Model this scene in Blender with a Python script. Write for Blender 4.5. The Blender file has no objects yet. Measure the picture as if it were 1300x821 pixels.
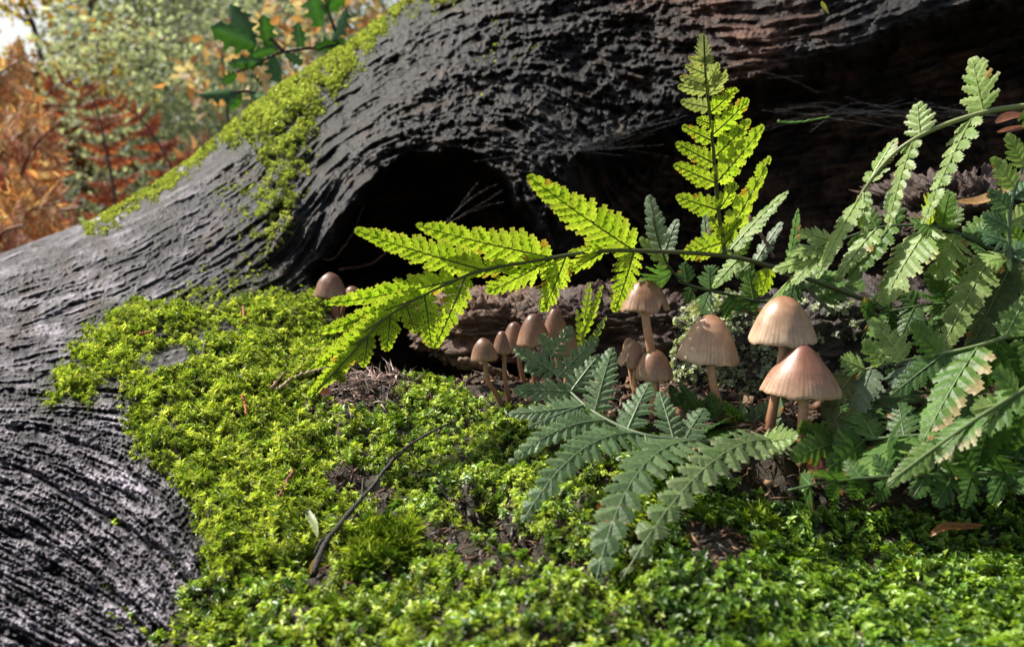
import bpy, bmesh, math, random
import numpy as np
from mathutils import Vector, Matrix
from mathutils.bvhtree import BVHTree

random.seed(7)
rng = np.random.default_rng(7)
R = math.radians
scn = bpy.context.scene
col = scn.collection

# ------------------------------------------------------------------ camera
CAM = np.array([0.0, -0.42, 0.12])
PITCH = R(-10.0)
FPX = 1248.0                      # focal length in photograph pixels (1300 wide)
AX_R = np.array([1.0, 0.0, 0.0])
AX_F = np.array([0.0, math.cos(PITCH), math.sin(PITCH)])
AX_U = np.array([0.0, -math.sin(PITCH), math.cos(PITCH)])
cd = bpy.data.cameras.new("camera")
cam = bpy.data.objects.new("camera", cd)
col.objects.link(cam)
cam.location = CAM
cam.rotation_euler = (math.pi / 2 + PITCH, 0, 0)
cd.sensor_width = 36.0
cd.lens = 36.0 * FPX / 1300.0
cd.clip_start = 0.01
cd.clip_end = 1000.0
cd.dof.use_dof = True
cd.dof.focus_distance = 0.44
cd.dof.aperture_fstop = cd.lens / 2.2      # about 2 mm of aperture, like a phone lens
scn.camera = cam

# ------------------------------------------------------------------ sky, sun, exposure
TO_SUN = Vector((-0.58, 0.30, 0.75)).normalized()
SUN_EL = math.asin(TO_SUN.z)
SUN_AZ = math.atan2(TO_SUN.x, TO_SUN.y)     # from +Y towards +X
world = bpy.data.worlds.new("World")
scn.world = world
world.use_nodes = True
wn = world.node_tree.nodes
wl = world.node_tree.links
wn.clear()
sky = wn.new("ShaderNodeTexSky")
sky.sky_type = 'NISHITA'
sky.sun_disc = False
sky.sun_elevation = SUN_EL
sky.sun_rotation = SUN_AZ
sky.dust_density = 3.0
bg = wn.new("ShaderNodeBackground")
bg.inputs[1].default_value = 0.085
wo = wn.new("ShaderNodeOutputWorld")
hs = wn.new("ShaderNodeHueSaturation")     # hazy autumn sky, paler than a clear blue one
hs.inputs['Saturation'].default_value = 0.5
wl.new(sky.outputs[0], hs.inputs['Color'])
wl.new(hs.outputs[0], bg.inputs[0])
wl.new(bg.outputs[0], wo.inputs[0])
sl = bpy.data.lights.new("sun", 'SUN')
sl.energy = 4.6
sl.angle = R(0.5)
sl.color = (1.0, 0.94, 0.84)
sun = bpy.data.objects.new("sun", sl)
col.objects.link(sun)
sun.rotation_euler = (-TO_SUN).to_track_quat('-Z', 'Y').to_euler()
sun.location = (-2, 1, 3)
scn.view_settings.view_transform = 'Standard'
scn.view_settings.look = 'None'
scn.view_settings.gamma = 1.0
scn.view_settings.exposure = 1.0
scn.cycles.max_bounces = 6
scn.cycles.transmission_bounces = 4
scn.cycles.transparent_max_bounces = 6

# ------------------------------------------------------------------ measuring helpers
def P(px, py, d):
    """world point seen at photograph pixel px,py and depth d (metres along the view axis)"""
    px = np.asarray(px, float); py = np.asarray(py, float); d = np.asarray(d, float)
    return (CAM + AX_R * ((px - 650.0) / FPX * d)[..., None] + AX_U * ((410.5 - py) / FPX * d)[..., None]
            + AX_F * d[..., None])

def to_px(p):
    q = np.asarray(p, float) - CAM
    d = q @ AX_F
    return 650.0 + FPX * (q @ AX_R) / d, 410.5 - FPX * (q @ AX_U) / d, d

def V(a):
    return Vector((float(a[0]), float(a[1]), float(a[2])))

class TPS:
    """thin plate spline through scattered control points"""
    def __init__(self, pts, vals, lam=1e-4, scale=1.0):
        self.s = scale
        p = np.asarray(pts, float) / scale
        v = np.asarray(vals, float)
        if v.ndim == 1: v = v[:, None]
        n = len(p)
        K = self.k(p[:, None, :] - p[None, :, :]) + lam * np.eye(n)
        A = np.zeros((n + 3, n + 3))
        A[:n, :n] = K; A[:n, n] = 1; A[:n, n + 1:] = p; A[n, :n] = 1; A[n + 1:, :n] = p.T
        b = np.zeros((n + 3, v.shape[1])); b[:n] = v
        self.c = np.linalg.solve(A, b); self.p = p
    @staticmethod
    def k(d):
        r2 = (d ** 2).sum(-1)
        return 0.5 * r2 * np.log(r2 + 1e-12)
    def __call__(self, x, y):
        x = np.asarray(x, float) / self.s; y = np.asarray(y, float) / self.s
        sh = x.shape
        q = np.stack([x.ravel(), y.ravel()], -1)
        out = np.empty((len(q), self.c.shape[1]))
        for i in range(0, len(q), 20000):
            b = q[i:i + 20000]
            K = self.k(b[:, None, :] - self.p[None, :, :])
            out[i:i + 20000] = K @ self.c[:-3] + self.c[-3] + b @ self.c[-2:]
        out = out.reshape(sh + (-1,))
        return out[..., 0] if out.shape[-1] == 1 else out

# vectorised gradient noise
_perm = rng.permutation(1024)
_g3 = rng.normal(size=(1024, 3)); _g3 /= np.linalg.norm(_g3, axis=1)[:, None]
def pnoise(x, y, z=0.0):
    x, y, z = np.broadcast_arrays(np.asarray(x, float), np.asarray(y, float), np.asarray(z, float))
    xi = np.floor(x).astype(int); yi = np.floor(y).astype(int); zi = np.floor(z).astype(int)
    xf = x - xi; yf = y - yi; zf = z - zi
    def fade(t): return t * t * t * (t * (t * 6 - 15) + 10)
    u, v, w = fade(xf), fade(yf), fade(zf)
    def g(i, j, k):
        h = _perm[(_perm[(_perm[(xi + i) & 1023] + yi + j) & 1023] + zi + k) & 1023]
        gr = _g3[h]
        return gr[..., 0] * (xf - i) + gr[..., 1] * (yf - j) + gr[..., 2] * (zf - k)
    def L(a, b, t): return a + t * (b - a)
    return 1.6 * L(L(L(g(0, 0, 0), g(1, 0, 0), u), L(g(0, 1, 0), g(1, 1, 0), u), v),
                   L(L(g(0, 0, 1), g(1, 0, 1), u), L(g(0, 1, 1), g(1, 1, 1), u), v), w)
def fbm(x, y, z=0.0, o=4, gain=0.5):
    s = 0; a = 1; f = 1
    for i in range(o):
        s = s + a * pnoise(x * f + 17.3 * i, y * f + 5.1 * i, np.asarray(z) * f)
        a *= gain; f *= 2.03
    return s
def sstep(a, b, x):
    t = np.clip((x - a) / (b - a), 0, 1)
    return t * t * (3 - 2 * t)

def in_poly(px, py, poly):
    px = np.asarray(px); py = np.asarray(py)
    ins = np.zeros(px.shape, bool)
    n = len(poly)
    for i in range(n):
        x1, y1 = poly[i]; x2, y2 = poly[(i + 1) % n]
        if y1 == y2: continue
        c = ((y1 > py) != (y2 > py)) & (px < (x2 - x1) * (py - y1) / (y2 - y1) + x1)
        ins ^= c
    return ins
def sdist(px, py, poly, closed=True):
    """distance to a polygon, positive inside"""
    px = np.asarray(px, float); py = np.asarray(py, float)
    best = np.full(px.shape, 1e9)
    n = len(poly)
    for i in range(n if closed else n - 1):
        x1, y1 = poly[i]; x2, y2 = poly[(i + 1) % n]
        dx, dy = x2 - x1, y2 - y1
        t = np.clip(((px - x1) * dx + (py - y1) * dy) / (dx * dx + dy * dy + 1e-9), 0, 1)
        best = np.minimum(best, np.hypot(px - x1 - t * dx, py - y1 - t * dy))
    if closed:
        return np.where(in_poly(px, py, poly), best, -best)
    return best

# ------------------------------------------------------------------ object helpers
def tag(o, label=None, cat=None, group=None, kind=None):
    if label: o["label"] = label
    if cat: o["category"] = cat
    if group: o["group"] = group
    if kind: o["kind"] = kind
    return o

def empty(name, loc, label, cat, group=None):
    o = bpy.data.objects.new(name, None)
    o.empty_display_size = 0.01
    o.location = loc
    col.objects.link(o)
    return tag(o, label, cat, group)

def mesh_np(name, verts, faces, mats, parent=None, tint=None, smooth=True, mat_idx=None, attrs=None):
    """faces: (n,3)/(n,4) array or list of index lists; verts are world coordinates (made local to the parent)"""
    verts = np.asarray(verts, np.float64)
    if parent is not None:
        verts = verts - np.array(abs_loc(parent))
    me = bpy.data.meshes.new(name)
    if isinstance(faces, np.ndarray):
        k = faces.shape[1]; nf = len(faces)
        me.vertices.add(len(verts)); me.vertices.foreach_set("co", verts.astype(np.float32).ravel())
        me.loops.add(nf * k); me.loops.foreach_set("vertex_index", faces.astype(np.int32).ravel())
        me.polygons.add(nf); me.polygons.foreach_set("loop_start", np.arange(0, nf * k, k, dtype=np.int32))
        me.update(calc_edges=True)
    else:
        me.from_pydata([tuple(v) for v in verts], [], faces)
        me.update()
    for m in (mats if isinstance(mats, (list, tuple)) else [mats]):
        me.materials.append(m)
    if mat_idx is not None:
        me.polygons.foreach_set("material_index", np.asarray(mat_idx, np.int32))
    if smooth:
        me.polygons.foreach_set("use_smooth", np.ones(len(me.polygons), bool))
    if tint is not None:
        t = np.asarray(tint, np.float32)
        if t.shape[1] == 3: t = np.concatenate([t, np.ones((len(t), 1), np.float32)], 1)
        a = me.attributes.new("tint", 'FLOAT_COLOR', 'POINT')
        a.data.foreach_set("color", t.ravel())
    for nm, val in (attrs or {}).items():
        a = me.attributes.new(nm, 'FLOAT', 'POINT')
        a.data.foreach_set("value", np.asarray(val, np.float32))
    o = bpy.data.objects.new(name, me)
    col.objects.link(o)
    if parent is not None:
        o.parent = parent
    return o

def abs_loc(o):
    l = Vector(o.location)
    while o.parent is not None:
        o = o.parent
        l = l + Vector(o.location)
    return l

def grid_faces(nu, nv):
    i = np.arange(nu - 1)[:, None]; j = np.arange(nv - 1)[None, :]
    a = (i * nv + j).ravel()
    return np.stack([a, a + nv, a + nv + 1, a + 1], 1)

def tube(pts, radii, seg=8, cap=True):
    """verts, quad faces of a tube along points"""
    pts = np.asarray(pts, float); n = len(pts)
    radii = np.broadcast_to(np.asarray(radii, float), (n,))
    tg = np.gradient(pts, axis=0); tg /= np.linalg.norm(tg, axis=1)[:, None] + 1e-12
    ref = np.array([0.31, 0.85, 0.42]); ref /= np.linalg.norm(ref)
    vs = []
    a = None
    for i in range(n):
        if a is None:
            a = np.cross(tg[i], ref)
            if np.linalg.norm(a) < 0.1: a = np.cross(tg[i], [1, 0, 0])
        else:
            a = a - tg[i] * (a @ tg[i])
        a = a / np.linalg.norm(a)
        b = np.cross(tg[i], a)
        th = np.arange(seg) * 2 * math.pi / seg
        vs.append(pts[i] + radii[i] * (np.cos(th)[:, None] * a + np.sin(th)[:, None] * b))
    v = np.concatenate(vs)
    f = []
    for i in range(n - 1):
        for k in range(seg):
            f.append([i * seg + k, i * seg + (k + 1) % seg, (i + 1) * seg + (k + 1) % seg, (i + 1) * seg + k])
    if cap:
        f.append(list(range(seg))[::-1]); f.append([(n - 1) * seg + k for k in range(seg)])
    return v, f

def smooth_line(pts, n):
    """Catmull-Rom through points"""
    p = np.asarray(pts, float)
    if len(p) == 2:
        t = np.linspace(0, 1, n)[:, None]
        return p[0] * (1 - t) + p[1] * t
    q = np.concatenate([[2 * p[0] - p[1]], p, [2 * p[-1] - p[-2]]])
    t = np.linspace(0, len(p) - 1 - 1e-9, n)
    i = t.astype(int); f = (t - i)[:, None]
    a, b, c, d = q[i], q[i + 1], q[i + 2], q[i + 3]
    return 0.5 * (2 * b + (c - a) * f + (2 * a - 5 * b + 4 * c - d) * f ** 2 + (3 * b - a - 3 * c + d) * f ** 3)

# ------------------------------------------------------------------ materials
def new_mat(name):
    m = bpy.data.materials.new(name)
    m.use_nodes = True
    nt = m.node_tree
    nt.nodes.clear()
    out = nt.nodes.new("ShaderNodeOutputMaterial")
    return m, nt, out

def principled(nt, **kw):
    b = nt.nodes.new("ShaderNodeBsdfPrincipled")
    for k, v in kw.items():
        b.inputs[k].default_value = v
    return b

def attr(nt, name):
    a = nt.nodes.new("ShaderNodeAttribute"); a.attribute_name = name
    return a

def noise_node(nt, scale, detail=4.0, rough=0.6, coord='Object'):
    tc = nt.nodes.new("ShaderNodeTexCoord")
    n = nt.nodes.new("ShaderNodeTexNoise")
    n.inputs['Scale'].default_value = scale
    n.inputs['Detail'].default_value = detail
    n.inputs['Roughness'].default_value = rough
    nt.links.new(tc.outputs[coord], n.inputs['Vector'])
    return n

def ramp(nt, src, stops):
    r = nt.nodes.new("ShaderNodeValToRGB")
    e = r.color_ramp.elements
    while len(e) < len(stops): e.new(0.5)
    for i, (p, c) in enumerate(stops):
        e[i].position = p
        e[i].color = (*c, 1.0)
    nt.links.new(src, r.inputs[0])
    return r

def mixrgb(nt, kind, fac, a, b):
    m = nt.nodes.new("ShaderNodeMix"); m.data_type = 'RGBA'; m.blend_type = kind
    def put(sock, v):
        if isinstance(v, (int, float)): sock.default_value = v
        elif isinstance(v, tuple): sock.default_value = (*v, 1.0)
        else: nt.links.new(v, sock)
    put(m.inputs[0], fac); put(m.inputs[6], a); put(m.inputs[7], b)
    return m.outputs[2]

def bump(nt, height, strength, dist):
    b = nt.nodes.new("ShaderNodeBump")
    b.inputs['Strength'].default_value = strength
    b.inputs['Distance'].default_value = dist
    nt.links.new(height, b.inputs['Height'])
    return b

def leaf_mat(name, rough=0.45, trans=0.5, spec=0.4, noise_scale=700.0, tint_trans=(1.0, 1.0, 0.5), var=0.35, bumps=0.3):
    """thin leaf: a reflecting side and light coming through; colour from the mesh's tint"""
    m, nt, out = new_mat(name)
    a = attr(nt, "tint")
    n = noise_node(nt, noise_scale, 3.0)
    r = ramp(nt, n.outputs[0], [(0.25, (1 - var,) * 3), (0.75, (1 + var,) * 3)])
    c = mixrgb(nt, 'MULTIPLY', 1.0, a.outputs['Color'], r.outputs[0])
    b = principled(nt, Roughness=rough)
    b.inputs['Specular IOR Level'].default_value = spec
    nt.links.new(c, b.inputs['Base Color'])
    if bumps:
        bp = bump(nt, n.outputs[0], bumps, 0.0006)
        nt.links.new(bp.outputs[0], b.inputs['Normal'])
    t = nt.nodes.new("ShaderNodeBsdfTranslucent")
    tc = mixrgb(nt, 'MULTIPLY', 1.0, c, tint_trans)
    nt.links.new(tc, t.inputs[0])
    mx = nt.nodes.new("ShaderNodeMixShader")
    mx.inputs[0].default_value = trans
    nt.links.new(b.outputs[0], mx.inputs[1]); nt.links.new(t.outputs[0], mx.inputs[2])
    nt.links.new(mx.outputs[0], out.inputs[0])
    return m

def solid_mat(name, rough=0.7, spec=0.3, noise_scale=300.0, var=0.4, bump_s=0.5, bump_d=0.001, base=None, sss=0.0, coat=0.0):
    m, nt, out = new_mat(name)
    n = noise_node(nt, noise_scale, 5.0)
    r = ramp(nt, n.outputs[0], [(0.25, (1 - var,) * 3), (0.75, (1 + var,) * 3)])
    src = attr(nt, "tint").outputs['Color'] if base is None else base
    c = mixrgb(nt, 'MULTIPLY', 1.0, src, r.outputs[0])
    b = principled(nt, Roughness=rough)
    b.inputs['Specular IOR Level'].default_value = spec
    nt.links.new(c, b.inputs['Base Color'])
    if bump_s:
        bp = bump(nt, n.outputs[0], bump_s, bump_d)
        nt.links.new(bp.outputs[0], b.inputs['Normal'])
    if sss:
        b.inputs['Subsurface Weight'].default_value = sss
        b.inputs['Subsurface Radius'].default_value = (1.0, 0.5, 0.3)
        b.inputs['Subsurface Scale'].default_value = 0.003
    if coat:
        b.inputs['Coat Weight'].default_value = coat
        b.inputs['Coat Roughness'].default_value = 0.25
    nt.links.new(b.outputs[0], out.inputs[0])
    return m

M_LEAF = leaf_mat("fern_leaf", rough=0.42, trans=0.5, spec=0.3, noise_scale=500.0, var=0.3, bumps=0.35)
M_FAR = leaf_mat("far_leaf", rough=0.6, trans=0.5, spec=0.25, noise_scale=20.0, var=0.3, bumps=0.0)
M_HOLLY = leaf_mat("holly_leaf", rough=0.25, trans=0.25, spec=0.6, noise_scale=60.0, var=0.25, bumps=0.1)
M_MOSS = leaf_mat("moss_leaf", rough=0.38, trans=0.4, spec=0.45, noise_scale=200.0, var=0.3, bumps=0.0, tint_trans=(1.0, 1.0, 0.4))
M_STEM = solid_mat("plant_stem", rough=0.45, spec=0.4, noise_scale=900.0, var=0.3, bump_s=0.3, bump_d=0.0004)
M_TWIG = solid_mat("twig_bark", rough=0.5, spec=0.4, noise_scale=800.0, var=0.5, bump_s=0.9, bump_d=0.0012)
M_FARBARK = solid_mat("far_bark", rough=0.8, spec=0.2, noise_scale=14.0, var=0.5, bump_s=1.0, bump_d=0.02)
M_LITTER = solid_mat("leaf_litter", rough=0.6, spec=0.35, noise_scale=400.0, var=0.5, bump_s=0.5, bump_d=0.001)

# ------------------------------------------------------------------ fallen tree: measured shape
TRUNK_TOP = [(-300, 415), (-120, 362), (0, 322), (60, 300), (120, 277), (180, 245), (250, 196), (300, 152), (345, 118), (400, 82), (440, 58),
             (490, 18), (520, -3), (580, -50), (700, -130), (900, -190), (1200, -230), (1600, -260)]
HOLLOW_A = [(385, 345), (425, 300), (445, 262), (475, 222), (520, 196), (570, 190), (612, 196), (640, 228), (668, 262), (700, 300),
            (716, 330), (700, 560), (560, 620), (470, 500), (420, 400)]
HOLLOW_B = [(716, 330), (722, 262), (735, 205), (780, 183), (850, 170), (900, 150), (935, 112), (985, 88), (1040, 78), (1110, 52), (1180, 24),
            (1240, 8), (1310, -10), (1620, -60), (1700, 700), (700, 640)]
TD = [  # px, py, depth
    (-300, 415, .62), (-120, 362, .62), (0, 322, .64), (120, 277, .69), (250, 196, .75), (345, 118, .79), (440, 58, .83), (520, -3, .86), (700, -130, .86), (1000, -200, .84), (1600, -260, .84),
    (-200, 520, .46), (0, 420, .54), (100, 350, .60), (200, 300, .64), (300, 230, .69), (400, 160, .73), (500, 90, .75), (600, 40, .74), (700, -20, .74),
    (100, 420, .53), (250, 345, .60), (350, 290, .63), (420, 230, .66), (520, 160, .67), (620, 110, .67), (640, 200, .615), (670, 240, .60), (700, 290, .60), (760, 150, .66), (740, 60, .70),
    (850, 90, .66), (950, 60, .64), (1000, 20, .65), (1100, 20, .63), (900, -60, .72), (1200, -40, .66), (1300, -60, .66), (1600, -120, .66),
    (0, 500, .46), (0, 600, .385), (0, 730, .325), (0, 830, .29), (-200, 730, .31), (-200, 900, .26), (80, 480, .475), (160, 480, .468), (160, 560, .42), (120, 650, .372), (130, 760, .325), (250, 700, .345), (260, 850, .30),
    (200, 400, .545), (300, 382, .575), (390, 372, .60), (250, 470, .48), (330, 440, .515), (420, 430, .55), (230, 540, .43), (300, 560, .425), (380, 500, .475), (330, 640, .375), (420, 600, .42), (450, 520, .475), (360, 740, .335), (470, 700, .365),
    (560, 600, .50), (700, 620, .52), (900, 620, .54), (1300, 620, .54), (1600, 640, .54), (560, 850, .42), (800, 900, .42), (1600, 900, .42), (300, 980, .28),
    (560, 430, .64), (800, 420, .65), (1000, 420, .66), (1300, 400, .66), (1000, 220, .66), (1300, 200, .66), (560, 300, .66),
]
td = np.array(TD)
trunk_depth = TPS(td[:, :2], td[:, 2], lam=2e-3, scale=300.0)

# masks traced from the photograph (pixels)
MOSS_LEFT = [(62, 515), (72, 470), (110, 430), (140, 398), (170, 384), (215, 384), (262, 386), (300, 376), (345, 370), (400, 372), (430, 405), (440, 450),
             (520, 480), (600, 500), (640, 640), (640, 900), (300, 900), (268, 735), (258, 700), (248, 650), (226, 618), (205, 592), (168, 566), (158, 520), (150, 486), (112, 512)]
MOSS_TOP = [(120, 285), (180, 250), (250, 200), (330, 122), (430, 60), (520, -6), (600, -20), (585, 4), (540, 10), (508, 14), (470, 62), (432, 118), (402, 150),
            (392, 200), (382, 262), (368, 300), (340, 302), (318, 262), (342, 222), (322, 200), (330, 180), (300, 184), (278, 178), (225, 216), (170, 256), (128, 284)]
BARE = [[(198, 452), (250, 438), (262, 462), (190, 478)], [(572, 632), (610, 644), (690, 692), (780, 735), (770, 748), (660, 708), (572, 652)],
        [(410, 480), (450, 462), (520, 478), (500, 505), (470, 525), (420, 520), (395, 500)],
        [(418, 590), (450, 600), (510, 632), (500, 648), (440, 632), (415, 650)],
        [(860, 660), (940, 680), (960, 715), (880, 720)],
        [(404, 388), (455, 384), (452, 414), (410, 416)], [(392, 690), (425, 685), (425, 740), (395, 760)], [(540, 672), (565, 668), (630, 706), (650, 735), (600, 735)]]
# ------------------------------------------------------------------ grain field of the old wood (line integral convolution of noise)
GX0, GY0, GS = -340.0, -320.0, 1.25
GW, GH = int(2060 / GS), int(1360 / GS)
FLOW = [(-200, 450, 1, -.3), (50, 400, 1, -.25), (150, 310, 1, -.45), (250, 330, 1, -.5), (200, 430, 1, -.4), (330, 250, 1, -.9), (340, 340, 1, -.6), (270, 385, 1, -.8), (400, 290, .5, -1), (430, 70, 1, -.7),
        (500, 180, 1, -.35), (500, 100, 1, -.6), (600, 120, 1, -.15), (600, 190, 1, .1), (650, 250, .6, 1), (690, 220, .3, 1), (750, 100, 1, .25), (760, 20, 1, -.2), (850, 60, 1, .12), (880, 110, 1, -.15), (950, 40, 1, -.05), (1050, 30, 1, -.25), (1150, 0, 1, -.3),
        (50, 520, 1, .05), (60, 480, 1, -.1), (150, 570, 1, .45), (230, 650, .8, 1), (60, 600, 1, .5), (100, 680, 1, .65), (30, 720, 1, .5), (280, 740, .6, 1), (0, 560, 1, .25), (100, 830, 1, .6),
        (900, 300, 1, 0), (1200, 200, 1, -.1), (560, 300, 1, .3), (1000, 600, 1, 0), (1500, -100, 1, -.2), (400, 500, 1, .3), (350, 600, .8, 1)]
fl = np.array(FLOW, float)
ang = np.arctan2(fl[:, 3], fl[:, 2])
flow = TPS(fl[:, :2], np.stack([np.cos(2 * ang), np.sin(2 * ang)], 1), lam=5e-3, scale=300.0)
cx, cy = np.meshgrid(np.linspace(0, GW - 1, 130), np.linspace(0, GH - 1, 90))
fc = flow(GX0 + cx * GS, GY0 + cy * GS)
def upsample(a):
    xi = np.linspace(0, a.shape[1] - 1.001, GW); yi = np.linspace(0, a.shape[0] - 1.001, GH)
    x0 = xi.astype(int); y0 = yi.astype(int); fx = (xi - x0)[None, :]; fy = (yi - y0)[:, None]
    g = lambda dy, dx: a[(y0 + dy)[:, None], (x0 + dx)[None, :]]
    return g(0, 0) * (1 - fx) * (1 - fy) + g(0, 1) * fx * (1 - fy) + g(1, 0) * (1 - fx) * fy + g(1, 1) * fx * fy
th = 0.5 * np.arctan2(upsample(fc[..., 1]), upsample(fc[..., 0]))
yy, xx = np.mgrid[0:GH, 0:GW].astype(np.float32)
wob = upsample(pnoise(cx / 9.0, cy / 9.0, 3.3)) * 0.8
th = (th + wob * 0.45).astype(np.float32)
FXV, FYV = np.cos(th), np.sin(th)

def gblur(a, s):
    fy = np.fft.fftfreq(a.shape[0])[:, None]; fx = np.fft.rfftfreq(a.shape[1])[None, :]
    return np.fft.irfft2(np.fft.rfft2(a) * np.exp(-2 * (math.pi * s) ** 2 * (fx ** 2 + fy ** 2)), s=a.shape)
def unit(a):
    a = a - a.mean()
    return (a / a.std()).astype(np.float32)
def lic(src, steps, hop):
    acc = src.copy(); w = 1.0
    for sgn in (1, -1):
        x = xx.copy(); y = yy.copy()
        for k in range(steps):
            xi = np.clip(x, 0, GW - 1).astype(np.int32); yi = np.clip(y, 0, GH - 1).astype(np.int32)
            x += sgn * hop * FXV[yi, xi]; y += sgn * hop * FYV[yi, xi]
            xi = np.clip(x + .5, 0, GW - 1).astype(np.int32); yi = np.clip(y + .5, 0, GH - 1).astype(np.int32)
            acc += src[yi, xi]
    return unit(acc)
w0 = unit(rng.normal(size=(GH, GW)))
G_FINE = lic(unit(gblur(w0, 0.8)), 10, 1.2)
G_MID = lic(unit(gblur(unit(rng.normal(size=(GH, GW))), 1.9)), 9, 2.2)
G_BIG = lic(unit(gblur(unit(rng.normal(size=(GH, GW))), 4.5)), 16, 4.0)

def gsample(a, px, py):
    x = np.clip((px - GX0) / GS, 0, GW - 1.01); y = np.clip((py - GY0) / GS, 0, GH - 1.01)
    x0 = x.astype(int); y0 = y.astype(int); fx = x - x0; fy = y - y0
    return (a[y0, x0] * (1 - fx) * (1 - fy) + a[y0, x0 + 1] * fx * (1 - fy) + a[y0 + 1, x0] * (1 - fx) * fy + a[y0 + 1, x0 + 1] * fx * fy)

# ------------------------------------------------------------------ fallen tree: surface with its hollow
tt = np.array(TRUNK_TOP, float)
NU, NV = 1000, 540
us = np.concatenate([np.linspace(-300, -20, 50, endpoint=False), np.linspace(-20, 900, 690, endpoint=False), np.linspace(900, 1320, 220, endpoint=False), np.linspace(1320, 1600, 40)])
top = np.interp(us, tt[:, 0], tt[:, 1])
ks = np.ones(9) / 9.0
top = np.convolve(np.pad(top, 4, mode='edge'), ks, mode='valid')
vs_ = np.linspace(0, 1, NV) ** 1.12
bot = 900.0
PX = np.repeat(us[:, None], NV, 1)
PY = top[:, None] + vs_[None, :] * (bot - top)[:, None]
E = PY - top[:, None]                                   # pixels below the top edge
D = trunk_depth(PX, PY)
D = D + 0.05 * np.clip(1 - E / 45.0, 0, 1) ** 2
sA = sdist(PX, PY, HOLLOW_A); sB = sdist(PX, PY, HOLLOW_B)
wobA = 9 * pnoise(PX / 34.0, PY / 34.0, 1.7) + 4 * pnoise(PX / 12.0, PY / 12.0, 5.7)
hA = sstep(-4, 20, sA + wobA); hB = sstep(-6, 34, sB + wobA)
left_keep = 1 - sstep(-20, 60, sdist(PX, PY, [(300, 345), (385, 352), (425, 430), (470, 500), (600, 620), (600, 1000), (-300, 1000), (-300, 345)]))
hollow = np.maximum(hA * 0.20, hB * 0.23) * left_keep
D = D + hollow
# relief
gf = gsample(G_FINE, PX, PY); gm = gsample(G_MID, PX, PY); gb = gsample(G_BIG, PX, PY)
knob = sstep(420, 560, PX) * (1 - sstep(820, 960, PX)) * (1 - sstep(290, 380, PY))        # knobbly bark, middle
swirl = (1 - sstep(240, 300, PX)) * sstep(470, 540, PY)
n1 = fbm(PX / 60.0, PY / 60.0, 2.0, 3); n2 = fbm(PX / 17.0, PY / 17.0, 9.0, 4); n3 = fbm(PX / 6.5, PY / 6.5, 4.0, 2)
ridg = 1 - np.abs(fbm(PX / 22.0 + 0.6 * n1, PY / 16.0, 7.0, 3)) * 2.0
sl0 = 1 - sstep(230, 430, PX)
n4 = fbm(PX / 4.2, PY / 3.6, 14.0, 2)
rel = 0.0030 * n1 + (0.0017 - .0010 * sl0) * gm + (0.0021 - .0012 * sl0) * gb + (0.0010 + .0001 * sl0) * gf + (0.0013 - .0003 * sl0) * n2 + (0.0006 + .0003 * sl0) * n3 + (.0004 + .0005 * sl0) * n4
rel = rel + knob * (0.0075 * fbm(PX / 75.0, PY / 52.0, 12.0, 3) + 0.0044 * ridg + 0.0034 * n2 + 0.0018 * n3 + .0008 * n4)
crk = np.clip(-gb - 0.9, 0, 2) * (0.0042 - .0026 * sl0)
rel = rel - crk * (1 - 0.4 * knob) * (1 - .6 * swirl) + swirl * (.0008 * n3 + .0008 * n4)
# two long cracks in the swirl at lower left and one along the left flank
for pl, dep, wd in (([(-40, 575), (15, 592), (60, 612), (130, 650), (190, 690), (240, 745), (270, 800)], .007, 5), ([(-60, 505), (0, 500), (60, 478), (130, 447)], .004, 4),
                    ([(0, 545), (60, 548), (130, 575), (200, 620)], .003, 4), ([(-40, 660), (60, 690), (140, 745), (190, 810)], .004, 4)):
    dd = sdist(PX, PY + 5 * pnoise(PX / 25, PY / 25, 8.1), pl, closed=False)
    rel = rel - dep * np.exp(-(dd / wd) ** 2)
PX = np.where(True, PX, PX)
mnd = sstep(-10, 30, sdist(PX, PY, MOSS_LEFT))
mnt = sstep(-6, 14, sdist(PX, PY, MOSS_TOP))
rel = rel * (1 - .6 * mnd) + mnd * (.0085 * fbm(PX / 55., PY / 42., 77., 3) + .0045 * fbm(PX / 17., PY / 14., 78., 2) + .004) + mnt * (.006 * fbm(PX / 26., PY / 20., 79., 3) + .002)
Dr = D - rel * np.clip(E / 6.0, 0.2, 1)
W = P(PX, PY, Dr)
# wood colour: black wet bark in the middle, silvery with painted sheen on the left, red brown heartwood upper right
mixn = fbm(PX / 90.0, PY / 70.0, 21.0, 4)
g01 = np.clip(0.42 + (0.22 - .08 * sl0) * gm + (0.20 + .12 * sl0) * gf + 0.20 * n2 + .15 * n3, 0, 1) ** 1.4
silver_sheen = np.maximum((1 - sstep(100, 370, PX + 90 * mixn)) * 1.0, swirl * .95)
red = sstep(-40, 60, sdist(PX, PY, [(800, -60), (900, -30), (1040, 40), (1000, 78), (930, 105), (880, 60), (790, 20)]) + 30 * mixn)
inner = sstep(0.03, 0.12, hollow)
stain = sstep(.12, .6, fbm(PX / 48.0, PY / 30.0, 51.0, 4)) * (1 - swirl)
c_black = np.array([.004, .0038, .0045]); c_black2 = np.array([.026, .0235, .027])
c_sil = np.array([.016, .014, .018]); c_sil2 = np.array([.26, .238, .27])
c_red = np.array([.030, .013, .008]); c_red2 = np.array([.23, .105, .066])
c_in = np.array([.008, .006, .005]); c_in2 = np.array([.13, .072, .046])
def lerp(a, b, t): return a * (1 - t[..., None]) + b * t[..., None]
tintW = lerp(lerp(c_black, c_black2, g01), lerp(c_sil, c_sil2, g01) * (1.1 + 1.0 * swirl[..., None]), silver_sheen)
tintW = lerp(tintW, np.array([.018, .012, .009]) + np.array([.075, .046, .030]) * g01[..., None], stain * .7)
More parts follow.
